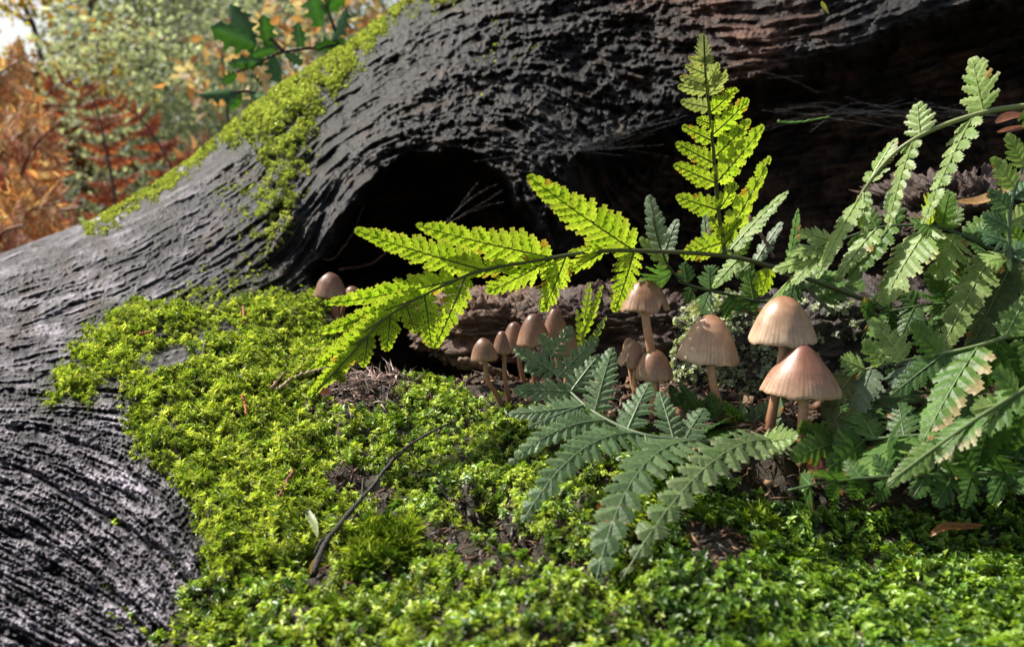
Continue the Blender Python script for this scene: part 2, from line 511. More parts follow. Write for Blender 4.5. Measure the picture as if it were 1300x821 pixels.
tintW = lerp(tintW, lerp(c_red, c_red2, g01), red)
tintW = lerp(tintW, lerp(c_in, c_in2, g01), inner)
vari = np.clip(.5 + .75 * fbm(PX / 120.0, PY / 70.0, 63.0, 4), 0, 1)
tintW = tintW * (.50 + .95 * vari)[..., None] * (1 + .35 * sl0 * (1 - swirl))[..., None]  # left flank lightened further to paint its pale sheen
# tide marks of old moss and algae
alg = np.clip(fbm(PX / 40.0, PY / 26.0, 31.0, 4) - 0.25, 0, 1) * 1.4 * (1 - inner) * (1 - red)
near_top = sstep(-26, 10, sdist(PX, PY, MOSS_TOP)); near_left = sstep(-38, 6, sdist(PX, PY, MOSS_LEFT))
alg = np.clip(alg * 0.25 + 0.6 * near_top * np.clip(0.3 + mixn, 0, 1) + 0.9 * near_left * np.clip(0.6 + mixn, 0, 1), 0, 0.9)
tintW = lerp(tintW, np.array([.05, .06, .018]) * (0.3 + 1.4 * g01[..., None]), alg)
# far side of the trunk
NB = 14
back = []
for k in range(NB, 0, -1):
    a = k / NB * R(150)
    back.append(W[:, 0] + np.array([0, 0.24 * math.sin(a), -0.24 * (1 - math.cos(a))]))
Wall = np.concatenate([np.stack(back, 1), W], 1)
tb = np.repeat(tintW[:, :1], NB, 1)
Tall = np.concatenate([tb, tintW], 1)
gloss = np.concatenate([np.repeat((silver_sheen)[:, :1], NB, 1), np.clip(silver_sheen * 0.8 + red * 0.2, 0, 1) * (1 - inner)], 1)

m, nt, out = new_mat("old_wet_wood")
ta = attr(nt, "tint")
nz = noise_node(nt, 420.0, 6.0, 0.7)
rr = ramp(nt, nz.outputs[0], [(0.30, (.30,) * 3), (0.72, (1.75,) * 3)])
cc = mixrgb(nt, 'MULTIPLY', 1.0, ta.outputs['Color'], rr.outputs[0])
b = principled(nt)
b.inputs['Specular IOR Level'].default_value = 0.40
rz = nt.nodes.new("ShaderNodeMapRange")
nz2 = noise_node(nt, 45.0, 5.0)
rz.inputs[1].default_value = 0.3; rz.inputs[2].default_value = 0.7; rz.inputs[3].default_value = 0.22; rz.inputs[4].default_value = 0.62
nt.links.new(nz2.outputs[0], rz.inputs[0]); nt.links.new(rz.outputs[0], b.inputs['Roughness'])
nt.links.new(cc, b.inputs['Base Color'])
bp = bump(nt, nz.outputs[0], 1.0, 0.0036)
nz3 = noise_node(nt, 1500.0, 4.0, 0.7)
bp2 = bump(nt, nz3.outputs[0], 0.9, 0.0013)
nt.links.new(bp.outputs[0], bp2.inputs['Normal'])
nt.links.new(bp2.outputs[0], b.inputs['Normal'])
nt.links.new(b.outputs[0], out.inputs[0])
M_WOOD = m

tree = empty("fallen_tree", V(P(300, 480, 0.48)), "huge dark fallen tree trunk with rough wet bark and a black hollow along its underside", "tree trunk")
trunk = mesh_np("trunk", Wall.reshape(-1, 3), grid_faces(NU, NV + NB)[:, ::-1], M_WOOD, tree, tint=Tall.reshape(-1, 3))
TRUNK_W, TRUNK_PX, TRUNK_PY = W, PX, PY

# ------------------------------------------------------------------ ground: one sheet, a moss bank here, forest floor to the horizon
BK = [(300, 731, .34), (500, 731, .318), (650, 731, .305), (880, 731, .300), (1010, 735, .322), (1300, 735, .33), (1500, 735, .33), (200, 860, .29), (650, 860, .245), (1000, 860, .256), (1400, 860, .262),
      (400, 650, .385), (520, 650, .372), (650, 650, .355), (880, 650, .352), (990, 668, .368), (1120, 672, .374), (1300, 672, .374), (1500, 672, .374), (990, 604, .384), (1120, 606, .386), (1300, 608, .386), (1500, 608, .386), (450, 560, .43), (600, 560, .425), (800, 560, .405), (1000, 560, .40), (1300, 560, .40), (1500, 560, .40),  # right step shaped steep so its face falls into shade
      (440, 490, .485), (520, 485, .50), (640, 512, .455), (820, 520, .445), (1000, 520, .445), (560, 492, .487), (700, 500, .475), (900, 495, .49), (1100, 505, .48), (1300, 500, .48), (1500, 500, .48), (600, 500, .475), (760, 502, .475)]
bkp = np.array([P(a, b_, c_) for a, b_, c_ in BK])
hole = np.array([(-.08, .20, -.05), (.0, .17, -.035), (.12, .17, -.015), (.3, .17, -.01), (-.08, .4, -.08), (.1, .4, -.07), (.4, .4, -.07), (-.14, .10, -.005), (-.25, .05, -.03), (-.25, -.15, -.06), (-.3, .3, -.1), (.5, .1, -.01),
                 (.45, -.3, -.02), (.0, -.45, -.005), (-.25, -.45, -.05), (.4, -.5, -.03), (-.045, .115, -.012)])
bk = np.concatenate([bkp, hole])
bank_tps = TPS(bk[:, :2], bk[:, 2], lam=2e-4, scale=0.3)
def bank_z(x, y, fine=True):
    x = np.asarray(x, float); y = np.asarray(y, float)
    r = np.maximum(np.abs(x - 0.1) / 0.55, np.abs(y + 0.05) / 0.55)
    w = 1 - sstep(0.75, 1.25, r)
    z = bank_tps(np.clip(x, -.5, .7), np.clip(y, -.65, .5))
    z = np.clip(z, -0.12, 0.2)
    if fine:
        z = z + w * (0.0060 * pnoise(x * 38, y * 38, 1.0) + 0.0045 * pnoise(x * 90, y * 90, 2.0) + 0.0012 * pnoise(x * 240, y * 240, 3.0))
        qx, qy, qd = to_px(np.stack([x, y, z], -1))
        ok = (qd > 0.1) & (r < 1)
        dd = sdist(np.where(ok, qx, -999.), np.where(ok, qy, -999.) + 10 * pnoise(x * 70, y * 70, 4.), [(575, 632), (640, 668), (720, 705), (800, 742)], closed=False)
        z = z - 0.016 * np.exp(-(dd / 14.0) ** 2)
    far = -0.42 + 0.10 * fbm(x * 0.35, y * 0.35, 5.0, 3)
    return z * w + far * (1 - w)
def axis(c0, c1, h, far):
    core = np.arange(c0, c1, h)
    g = [h]
    while sum(g) < far: g.append(g[-1] * 1.16)
    s = np.cumsum(g)
    return np.concatenate([c0 - s[::-1], core, core[-1] + s])
gx = axis(-0.36, 0.48, 0.0024, 300.0); gy = axis(-0.46, 0.22, 0.0024, 300.0)
GXm, GYm = np.meshgrid(gx, gy, indexing='ij')
GZ = bank_z(GXm, GYm)
gw = np.stack([GXm, GYm, GZ], -1)
soil = fbm(GXm * 60, GYm * 60, 8.0, 4)
soil_t = np.clip(0.5 + 0.6 * soil, 0, 1)[..., None]
gt = np.array([.010, .008, .005]) * (1 - soil_t) + np.array([.048, .032, .014]) * soil_t
rfar = np.hypot(GXm, GYm)[..., None]
fl_ = np.clip(0.5 + 0.6 * fbm(GXm * 3, GYm * 3, 8.0, 4), 0, 1)[..., None]
gfar = np.array([.030, .032, .012]) * (1 - fl_) + np.array([.10, .055, .022]) * fl_
gt = np.where(rfar > 0.9, gfar, gt)
M_SOIL = solid_mat("mossy_soil", rough=0.7, spec=0.4, noise_scale=500.0, var=0.6, bump_s=0.9, bump_d=0.0025)
ground = mesh_np("ground", gw.reshape(-1, 3), grid_faces(len(gx), len(gy)), M_SOIL, tint=gt.reshape(-1, 3))
tag(ground, "dark forest soil of the bank running back to the woodland floor", "ground", kind="structure")

_tv = Wall.reshape(-1, 3)
def ray_ground(px, py, lo=0.2, hi=1.2):
    d = np.linspace(lo, hi, 500)
    p = P(np.full(500, px), np.full(500, py), d)
    z = bank_z(p[:, 0], p[:, 1])
    below = np.nonzero(p[:, 2] < z)[0]
    return d[below[0]] if len(below) else None

# ------------------------------------------------------------------ moss: individual shoots, joined
def tri_area_sample(verts, quads, n, weight=None):
    a, b_, c_, d_ = (verts[quads[:, k]] for k in range(4))
    nr = np.cross(c_ - a, d_ - b_)
    ar = 0.5 * np.linalg.norm(nr, axis=1)
    if weight is not None: ar = ar * weight
    pick = rng.choice(len(quads), n, p=ar / ar.sum())
    u = rng.random((n, 1)); v = rng.random((n, 1))
    p = a[pick] * (1 - u) * (1 - v) + b_[pick] * u * (1 - v) + c_[pick] * u * v + d_[pick] * (1 - u) * v
    nn = nr[pick]; nn = nn / (np.linalg.norm(nn, axis=1)[:, None] + 1e-12)
    return p, nn

def norm(a): return a / (np.linalg.norm(a, axis=-1, keepdims=True) + 1e-12)

def moss_shoots(pos, nrm, height, K, leaf_len, leaf_w, spread, palette, lean=0.35, curl=0.3, dull=None, rosette=0.55):
    """leafy moss shoots: K leaves each of two bent faces pairs; returns verts, tri faces, tint"""
    n = len(pos)
    up = norm(nrm * 1.0 + np.array([0, 0, 0.55]) + lean * rng.normal(size=(n, 3)))
    height = np.broadcast_to(np.asarray(height, float), (n,)); leaf_len = leaf_len * (height / height.max())[:, None] ** .6
    h = height * rng.uniform(0.55, 1.35, n)
    t1 = norm(np.cross(up, rng.normal(size=(n, 3)))); t2 = np.cross(up, t1)
    j = np.arange(K)
    hh = (j + 0.5) / K
    hh = rosette + (1 - rosette) * hh if rosette else hh
    az = j * 2.39996 + rng.random((n, 1)) * 6.28 + 0.3 * rng.normal(size=(n, K))
    el = spread[0] + (spread[1] - spread[0]) * (j / K)[None, :] + 0.18 * rng.normal(size=(n, K))
    out_ = np.cos(az)[..., None] * t1[:, None] + np.sin(az)[..., None] * t2[:, None]
    dirv = np.cos(el)[..., None] * out_ + np.sin(el)[..., None] * up[:, None]
    side = norm(np.cross(dirv, up[:, None]))
    nup = np.cross(side, dirv)
    base = pos[:, None] + up[:, None] * (h[:, None] * hh[None, :])[..., None]
    ll = leaf_len * rng.uniform(0.65, 1.25, (n, K)) * (h / height)[:, None] ** 0.5
    lw = leaf_w * ll / leaf_len.max()
    mid = base + dirv * (ll * 0.5)[..., None] + nup * (ll * 0.07)[..., None]
    tip = base + dirv * (ll)[..., None] - nup * (ll * curl)[..., None]
    vl = mid + side * (lw * 0.5)[..., None] + nup * (lw * 0.22)[..., None]
    vr = mid - side * (lw * 0.5)[..., None] + nup * (lw * 0.22)[..., None]
    v = np.stack([base, vl, vr, tip], 2)                # n,K,4,3
    m_ = n * K
    o = (np.arange(m_) * 4)[:, None]
    f = np.concatenate([o + np.array([[0, 3, 1]]), o + np.array([[0, 2, 3]])])
    pal = np.array(palette)
    pick = np.clip((rng.beta(1.6, 1.6, n) + 0.25 * pnoise(pos[:, 0] * 60, pos[:, 1] * 60, pos[:, 2] * 60)) * len(pal), 0, len(pal) - 1.001)
    i0 = pick.astype(int); fr = (pick - i0)[:, None]
    c = pal[i0] * (1 - fr) + pal[np.minimum(i0 + 1, len(pal) - 1)] * fr
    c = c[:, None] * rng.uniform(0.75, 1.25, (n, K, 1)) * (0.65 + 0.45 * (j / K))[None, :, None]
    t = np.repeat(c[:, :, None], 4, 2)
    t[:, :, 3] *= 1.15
    return v.reshape(-1, 3), f, t.reshape(-1, 3)

PAL_BRIGHT = [(.08, .11, .020), (.21, .33, .036), (.39, .51, .065), (.55, .63, .14)]
PAL_DEEP = [(.055, .09, .014), (.13, .20, .024), (.25, .34, .04), (.38, .45, .07)]
PAL_BANK = [(.06, .07, .016), (.14, .23, .028), (.30, .43, .050), (.46, .56, .10)]
PAL_OLIVE = [(.10, .10, .03), (.17, .21, .045), (.28, .36, .075), (.40, .48, .12)]

# on the trunk: left mound and the band along its top edge
tq = grid_faces(NU, NV)
qc_x = TRUNK_PX.reshape(-1)[tq].mean(1); qc_y = TRUNK_PY.reshape(-1)[tq].mean(1)
def clump(px, py, s=26.0, seed=0.0): return fbm(px / s, py / s, seed + 40.0, 3)
sl_ = sdist(qc_x, qc_y, MOSS_LEFT) + 13 * clump(qc_x, qc_y, 20)
for b_ in BARE: sl_ = np.minimum(sl_, -sdist(qc_x, qc_y, b_) - 2 + 9 * clump(qc_x, qc_y, 14, 5.))
# thin growth between the upper clump and the main mound
thin = in_poly(qc_x, qc_y, [(190, 430), (300, 372), (330, 385), (280, 440), (210, 478), (160, 510), (130, 500)])
wl_ = sstep(-16, 14, sl_) ** 1.6 * np.where(thin, 0.35, 1.0) * np.clip(0.70 + 1.3 * clump(qc_x, qc_y, 24, 9.), 0.06, 1.4) * (qc_x < 660)
TW = W.reshape(-1, 3)
tqr = tq[:, ::-1]
p1, n1_ = tri_area_sample(TW, tqr, 22000, wl_)
def stuff(name, sets, mat_, label, cat):
    vs2, fs2, ts2, o = [], [], [], 0
    for v, f, t in sets:
        vs2.append(v); fs2.append(f + o); ts2.append(t); o += len(v)
    ob = mesh_np(name, np.concatenate(vs2), np.concatenate(fs2), mat_, tint=np.concatenate(ts2), smooth=False)
    return tag(ob, label, cat, kind="stuff")
def toward(n_):
    f = np.where((n_ @ np.array([0, -1.0, 0.5])) < 0, -1.0, 1.0)
    return n_ * f[:, None]
n1_ = toward(n1_)
sz = rng.random(len(p1))
k1 = sz < 0.6
def edge_h(p, polys, h, lo=.3):
    x_, y_, _d = to_px(p)
    s_ = np.max([sdist(x_, y_, q_) for q_ in polys], axis=0)
    return h * (lo + (1 - lo) * sstep(-10, 26, s_)) * np.clip(1 + .5 * clump(x_, y_, 18, 33.), .6, 1.5)
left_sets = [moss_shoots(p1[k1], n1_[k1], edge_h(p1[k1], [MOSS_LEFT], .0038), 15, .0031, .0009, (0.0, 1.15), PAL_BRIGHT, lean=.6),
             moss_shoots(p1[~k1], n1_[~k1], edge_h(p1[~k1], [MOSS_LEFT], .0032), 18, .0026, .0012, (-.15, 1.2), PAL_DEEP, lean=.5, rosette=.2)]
stuff("moss", left_sets, M_MOSS, "bright feathery moss mound covering the flank of the trunk below the small pair of mushrooms", "moss")

st_ = sdist(qc_x, qc_y, MOSS_TOP) + 5 * (1 - sstep(230, 290, qc_x)) + 10 * clump(qc_x, qc_y, 16, 3.)
wt_ = sstep(-14, 12, st_) ** 1.5 * (.13 + .87 * np.exp(-(qc_y - np.interp(qc_x, tt[:, 0], tt[:, 1])) / 40.0)) * (1 + 1.5 * (1 - sstep(230, 290, qc_x))) * np.clip(0.55 + 1.5 * clump(qc_x, qc_y, 15, 2.), 0.03, 1.4)
spot = 0.10 * (clump(qc_x, qc_y, 9, 17.) > .2) * np.maximum(np.exp(-(sdist(qc_x, qc_y, [(652, 74), (680, 58), (702, 42)], closed=False) / 6.0) ** 2), np.exp(-(sdist(qc_x, qc_y, [(608, 118), (618, 84), (636, 30)], closed=False) / 8.0) ** 2))
lowstr = np.exp(-(sdist(qc_x, qc_y, [(310, 250), (330, 300), (320, 350), (250, 380)], closed=False) / 22.0) ** 2) * 0.25 * (clump(qc_x, qc_y, 18, 7.) > 0.1)
p2, n2_ = tri_area_sample(TW, tqr, 9500, wt_ + spot + lowstr)
n2_ = toward(n2_)
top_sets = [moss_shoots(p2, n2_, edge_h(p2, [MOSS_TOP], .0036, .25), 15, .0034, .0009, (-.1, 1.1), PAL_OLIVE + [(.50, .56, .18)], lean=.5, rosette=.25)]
stuff("moss", top_sets, M_MOSS, "band of yellow green moss along the upper edge of the dark trunk", "moss")

# on the bank
gq = grid_faces(len(gx), len(gy))
gv = gw.reshape(-1, 3)
gc = gv[gq].mean(1)
inb = (gc[:, 0] > -.24) & (gc[:, 0] < .40) & (gc[:, 1] > -.30) & (gc[:, 1] < .16)
gq2 = gq[inb]; gc2 = gc[inb]
bx, by, bd = to_px(gc2)
sb = np.full(len(gc2), 60.0) + 10 * clump(bx, by, 20)
for b_ in BARE: sb = np.minimum(sb, -sdist(bx, by, b_) - 2 + 9 * clump(bx, by, 14, 5.))
litter = [(560, 482), (600, 512), (660, 524), (760, 540), (860, 575), (910, 612), (960, 640), (1060, 650), (1180, 660), (1320, 640), (1600, 640), (1600, 380), (560, 380)]
sb = np.minimum(sb, -sdist(bx, by, litter) + 6 + 12 * clump(bx, by, 22, 8.))
wb = sstep(-12, 12, sb) ** 1.4 * np.clip(0.85 + 1.1 * clump(bx, by, 24, 11.), 0.15, 1.4) * (1 - .2 * sstep(-25, 25, sdist(bx, by, [(400, 560), (470, 590), (560, 645), (700, 700), (700, 760), (560, 760), (380, 760), (380, 640)])))
hairz = np.maximum.reduce([sstep(-5, 12, sdist(bx, by, pg) + 10 * clump(bx, by, 18, 3.)) for pg in
                           ([(450, 700), (462, 672), (500, 660), (530, 675), (520, 720), (455, 730)], [(310, 700), (330, 660), (380, 668), (375, 715)], [(940, 668), (960, 655), (980, 662), (970, 680)])])
p3, n3_ = tri_area_sample(gv, gq2, 46000, wb * (1 - hairz) * (1.0 + 0.0 * bx))
n3_ = n3_ * np.sign(n3_[:, 2:3])
ppx, ppy, ppd = to_px(p3)
bigk = (ppx > 840) | (rng.random(len(p3)) < .12)
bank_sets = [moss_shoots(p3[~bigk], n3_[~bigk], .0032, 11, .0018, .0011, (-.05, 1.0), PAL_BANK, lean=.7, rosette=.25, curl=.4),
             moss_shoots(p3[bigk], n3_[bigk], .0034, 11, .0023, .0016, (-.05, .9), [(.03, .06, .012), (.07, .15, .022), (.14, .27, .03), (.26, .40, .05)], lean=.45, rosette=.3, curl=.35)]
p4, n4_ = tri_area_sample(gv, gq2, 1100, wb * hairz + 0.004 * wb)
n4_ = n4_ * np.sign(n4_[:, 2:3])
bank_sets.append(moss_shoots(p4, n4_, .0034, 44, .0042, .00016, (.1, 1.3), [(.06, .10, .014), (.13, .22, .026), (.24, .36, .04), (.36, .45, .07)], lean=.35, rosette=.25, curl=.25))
stuff("moss", bank_sets, M_MOSS, "thick carpet of small leafed green moss on the bank under the mushrooms", "moss")
# ------------------------------------------------------------------ leaf-scatter helper for the wood behind
def leaf_cloud(centres, radii, n, size, pal, flat=0.0, aspect=0.55, shell=0.55, jitter=0.3):
    """n small folded leaves spread through ellipsoid lobes"""
    centres = np.asarray(centres, float); radii = np.asarray(radii, float)
    vol = radii.prod(1) ** (2 / 3)
    pick = rng.choice(len(centres), n, p=vol / vol.sum())
    u = norm(rng.normal(size=(n, 3))); rr_ = (shell + (1 - shell) * rng.random((n, 1))) * (1 + 0.25 * pnoise(u[:, 0] * 3, u[:, 1] * 3, u[:, 2] * 3 + pick)[:, None])
    p = centres[pick] + u * rr_ * radii[pick]
    d = norm(rng.normal(size=(n, 3)) + np.array([0, 0, -0.35])); s = norm(np.cross(d, rng.normal(size=(n, 3)))); nn = np.cross(s, d)
    L = size * rng.uniform(0.6, 1.4, (n, 1)); w = L * aspect * 0.5
    v = np.stack([p, p + d * L * .5 + s * w + nn * w * .4, p + d * L, p + d * L * .5 - s * w + nn * w * .4], 1)
    o = (np.arange(n) * 4)[:, None]
    f = np.concatenate([o + [[0, 2, 1]], o + [[0, 3, 2]]])
    pal = np.array(pal)
    c = pal[rng.integers(0, len(pal), n)] * rng.uniform(1 - jitter, 1 + jitter, (n, 1))
    return v.reshape(-1, 3), f, np.repeat(c[:, None], 4, 1).reshape(-1, 3)

def tube_obj(name, pts, radii, mat_, parent, tint, seg=7):
    v, f = tube(pts, radii, seg)
    t = np.asarray(tint, float)
    tt_ = np.tile(t, (len(v), 1)) if t.ndim == 1 else np.repeat(t, seg, 0)
    return mesh_np(name, v, f, mat_, parent, tint=tt_)

def ground_at(x, y): return float(bank_z(np.array([x]), np.array([y]), False)[0])

def make_bush(px, py, d, rad, n, size, pal, label, cat="bush", group=None, lobes=6, stems=4, name="bush"):
    c = P(px, py, d)
    root = empty(name, V((c[0], c[1], ground_at(c[0], c[1]))), label, cat, group)
    cs = [c + rng.normal(size=3) * np.array(rad) * 0.45 for _ in range(lobes)]
    rs = [np.array(rad) * rng.uniform(0.45, 0.75) for _ in range(lobes)]
    v, f, t = leaf_cloud(cs, rs, n, size, pal)
    mesh_np("foliage", v, f, M_FAR, root, tint=t, smooth=False)
    sv, sf, o = [], [], 0
    for k in range(stems):
        e = cs[k % lobes] + rng.normal(size=3) * 0.05
        b0 = np.array(root.location) + np.array([rng.normal() * .1, rng.normal() * .1, 0])
        pts = smooth_line([b0, (b0 + e) / 2 + rng.normal(size=3) * .08, e], 8)
        a, q = tube(pts, np.linspace(.018, .005, 8) * rad[0] * 1.6, 5)
        sv.append(a); sf += [[i + o for i in qq] for qq in q]; o += len(a)
    sv = np.concatenate(sv)
    mesh_np("branches", sv, sf, M_FARBARK, root, tint=np.tile([.07, .05, .035], (len(sv), 1)))
    return root

def make_tree(px, d, height, r0, lean, crown, n, size, pal, label, bark=(.09, .07, .055), crown_lo=0.35, group=None):
    c = P(px, 190, d); x, y = c[0], c[1]
    z0 = ground_at(x, y)
    root = empty("tree", V((x, y, z0)), label, "tree", group)
    base = np.array([x, y, z0 - .1]); topp = base + np.array([lean[0], lean[1], height])
    pts = smooth_line([base, base * .65 + topp * .35 + rng.normal(size=3) * .08, base * .3 + topp * .7 + rng.normal(size=3) * .1, topp], 14)
    tube_obj("trunk", pts, np.linspace(r0, r0 * .25, 14), M_FARBARK, root, bark, 9)
    lv, lf, o, cs, rs = [], [], 0, [], []
    for k in range(9):
        i = int(4 + 9 * (k / 9)); b0 = pts[i]
        az = k * 2.4 + rng.random(); L = crown * rng.uniform(.6, 1.05)
        e = b0 + np.array([math.cos(az) * L, math.sin(az) * L, L * rng.uniform(.1, .6)])
        q = smooth_line([b0, (b0 + e) / 2 + np.array([0, 0, .1 * L]), e], 7)
        a, ff = tube(q, np.linspace(r0 * .35, r0 * .06, 7), 5)
        lv.append(a); lf += [[j + o for j in qq] for qq in ff]; o += len(a)
        for s_ in (.55, 1.0):
            cs.append(b0 * (1 - s_) + e * s_ + rng.normal(size=3) * .1); rs.append(np.array([.45, .45, .32]) * crown * rng.uniform(.7, 1.1))
    lv = np.concatenate(lv)
    mesh_np("limbs", lv, lf, M_FARBARK, root, tint=np.tile(bark, (len(lv), 1)))
    v, f, t = leaf_cloud(cs, rs, n, size, pal, shell=.25)
    mesh_np("crown", v, f, M_FAR, root, tint=t, smooth=False)
    return root

GREY_HAZE = [(.34, .39, .31), (.41, .46, .38), (.50, .54, .47), (.28, .32, .25)]  # grey green leaves lightened, background haze put into their colour
make_bush(310, 225, 3.0, (.40, .35, .50), 18000, .022, GREY_HAZE, "pale grey green bush behind the mossy left slope of the trunk", lobes=9)
make_bush(190, 120, 3.7, (.42, .35, .55), 15000, .026, [(.34, .39, .30), (.41, .46, .37), (.50, .54, .46), (.28, .32, .24)], "pale silvery green bush between the yellow tree and the holly sprig", lobes=9)  # this leaf palette also carries painted haze
make_bush(370, 70, 4.2, (.55, .5, .75), 16000, .034, GREY_HAZE, "tall hazy grey green bush rising behind the holly sprig", lobes=9)
make_bush(190, 235, 4.6, (.55, .5, .30), 8000, .036, [(.17, .19, .09), (.24, .25, .13), (.30, .29, .16), (.12, .15, .07)], "olive green bush between the bracken and the grey green bushes", lobes=8)
make_bush(420, 40, 2.3, (.20, .15, .17), 380, .034, [(.46, .27, .14), (.52, .36, .22), (.40, .20, .10), (.54, .44, .32)], "orange leaved shrub glowing behind the holly leaves", lobes=6)
make_bush(40, 250, 3.4, (.5, .35, .35), 3500, .05, [(.36, .15, .05), (.42, .20, .08), (.26, .10, .04), (.20, .16, .06)], "rusty shrub low behind the red bracken fronds", lobes=6)
make_tree(60, 3.3, 1.6, .018, (.16, .1), .24, 1500, .028, [(.42, .33, .05), (.50, .36, .07), (.34, .32, .06), (.46, .26, .05)], "yellow leaved tree with a dark leaning trunk behind the bracken")
make_tree(-60, 3.3, 1.4, .022, (.1, .1), .32, 1100, .032, [(.46, .22, .06), (.5, .30, .08), (.40, .17, .05), (.36, .30, .08)], "orange leaved tree at the left edge of the clearing")
make_bush(-330, 260, 3.6, (.7, .5, .5), 5000, .045, [(.24, .27, .14), (.32, .30, .15), (.36, .2, .08)], "mixed green and rust thicket farther left beyond the trunk", lobes=8)
make_bush(-800, 240, 5.0, (1.1, .7, .8), 6000, .07, [(.2, .25, .13), (.28, .3, .18), (.34, .22, .1)], "broad green thicket at the far left of the clearing", lobes=8)
make_tree(420, 10.5, 7.0, .14, (.1, 0), 2.2, 4500, .14, [(.20, .24, .12), (.27, .29, .17), (.32, .30, .14)], "pale green tree farthest back behind the orange shrub")
make_tree(240, 13.0, 8.5, .16, (.1, 0), 2.8, 5500, .16, [(.26, .30, .18), (.34, .36, .22), (.22, .27, .15)], "tall grey green tree far behind the pale bushes")
make_tree(-420, 9.0, 7.0, .16, (.1, 0), 2.2, 4000, .14, [(.40, .27, .06), (.30, .28, .07)], "golden tree standing off beyond the left end of the trunk")

# bracken: red brown fronds with a pinna for every branchlet
def bracken_pinna_mesh(seed, pal):
    r_ = np.random.default_rng(seed)
    vs2, fs2, ts2, o = [], [], [], 0
    n = 15
    for i in range(n):
        t = (i + .6) / n
        for s in (1, -1):
            L = .30 * (1 - t) ** .8 + .03
            b0 = np.array([t, 0, -.10 * t * t]); a = R(62 - 20 * t)
            d = np.array([math.cos(a), s * math.sin(a), -.15 + .2 * r_.normal()]); w = np.array([.038, 0, 0.01 * s])
            m_ = b0 + d * L * .55
            vs2 += [b0 - w, b0 + w, m_ + w * .8, m_ - w * .8, b0 + d * L + np.array([0, 0, -.05 * L])]
            fs2 += [[o, o + 1, o + 2, o + 3], [o + 3, o + 2, o + 4]]; o += 5
            c = np.array(pal[r_.integers(len(pal))]) * r_.uniform(.7, 1.3)
            ts2 += [c] * 5
    v, f = tube([[0, 0, 0], [.5, 0, -.025], [1, 0, -.1]], [.012, .008, .003], 4)
    vs2 += list(v); fs2 += [[k + o for k in q] for q in f]; ts2 += [np.array(pal[0]) * .6] * len(v)
    me = bpy.data.meshes.new("bracken_pinna")
    me.from_pydata([tuple(x) for x in vs2], [], fs2); me.materials.append(M_FAR)
    a = me.attributes.new("tint", 'FLOAT_COLOR', 'POINT')
    a.data.foreach_set("color", np.concatenate([np.array(ts2, np.float32), np.ones((len(ts2), 1), np.float32)], 1).ravel())
    return me
PAL_RUST = [(.48, .17, .10), (.54, .28, .17), (.38, .12, .075), (.58, .42, .30)]  # haze paled into the rust and orange leaf colours
PAL_DARKRED = [(.30, .07, .04), (.38, .11, .06), (.24, .06, .04), (.42, .18, .11)]
PAL_ORANGE = [(.60, .34, .18), (.56, .27, .13), (.64, .50, .32), (.50, .20, .10)]
BR_ME = {k: [bracken_pinna_mesh(50 + i + 10 * j, p) for i in range(3)] for j, (k, p) in enumerate((("rust", PAL_RUST), ("dark", PAL_DARKRED), ("orange", PAL_ORANGE)))}
def bracken(pts, kind, plen, label, droop=.25, n=13):
    q = smooth_line([P(*p) for p in pts], 24)
    root = empty("bracken_frond", V(q[0]), label, "bracken", "bracken fronds behind the trunk")
    tube_obj("stem", q, np.linspace(.0045, .0012, 24), M_STEM, root, BRC[kind], 5)
    tg = np.gradient(q, axis=0); tg = norm(tg)
    for i in range(n):
        t = 0.16 + .84 * i / n
        k = int(t * 23)
        side0 = norm(np.cross(tg[k], [0.1, -1.0, .35]))
        L = plen * (1 - t) ** .7 * (0.7 + .3 * min(1, t * 4)) + .015
        for s in (1, -1):
            x = norm(tg[k] * .55 + s * side0 + rng.normal(size=3) * .22 + np.array([0, 0, -droop]))
            zv = norm(np.cross(x, tg[k]) * s + rng.normal(size=3) * .25); zv = norm(zv - x * (zv @ x)); yv = np.cross(zv, x)
            ob = bpy.data.objects.new("pinna", BR_ME[kind][rng.integers(3)])
            col.objects.link(ob); ob.parent = root
            mt = Matrix(((x[0], yv[0], zv[0], 0), (x[1], yv[1], zv[1], 0), (x[2], yv[2], zv[2], 0), (0, 0, 0, 1)))
            loc = V(q[k]) - Vector(root.location)
            ob.matrix_local = Matrix.Translation(loc) @ mt @ Matrix.Scale(L, 4)
BRC = {"rust": (.14, .05, .03), "dark": (.09, .035, .025), "orange": (.22, .11, .05)}
bracken([(-30, 420, 1.45), (5, 300, 1.45), (35, 200, 1.42), (75, 155, 1.40)], "rust", .11, "rust red bracken frond leaning right, the tallest of the red ones")
bracken([(-60, 330, 1.5), (-20, 230, 1.5), (20, 175, 1.5), (60, 160, 1.48)], "orange", .13, "bright orange bracken frond at the edge of the picture under the yellow leaves")
bracken([(30, 400, 1.5), (40, 320, 1.5), (60, 275, 1.48), (105, 262, 1.45)], "rust", .08, "red bracken frond bending right just above the trunk")
bracken([(20, 400, 1.35), (20, 310, 1.35), (35, 270, 1.33), (80, 255, 1.3)], "orange", .10, "pale orange bracken frond low beside the trunk edge")
bracken([(150, 380, 1.9), (146, 260, 1.9), (126, 150, 1.9), (108, 100, 1.9)], "dark", .07, "dark red bracken frond rising in front of the grey green bush")
bracken([(260, 330, 2.0), (226, 230, 2.0), (186, 160, 2.0), (140, 120, 1.98)], "dark", .065, "dark red bracken frond arching left over the grey green bush")
bracken([(-40, 520, 1.25), (-10, 360, 1.25), (0, 300, 1.25), (30, 285, 1.22)], "rust", .10, "deep red bracken frond nearest the left edge of the trunk")
bracken([(240, 360, 2.2), (232, 240, 2.2), (240, 200, 2.2), (272, 168, 2.18)], "rust", .06, "small rust bracken frond peeping over the trunk beside the moss edge")
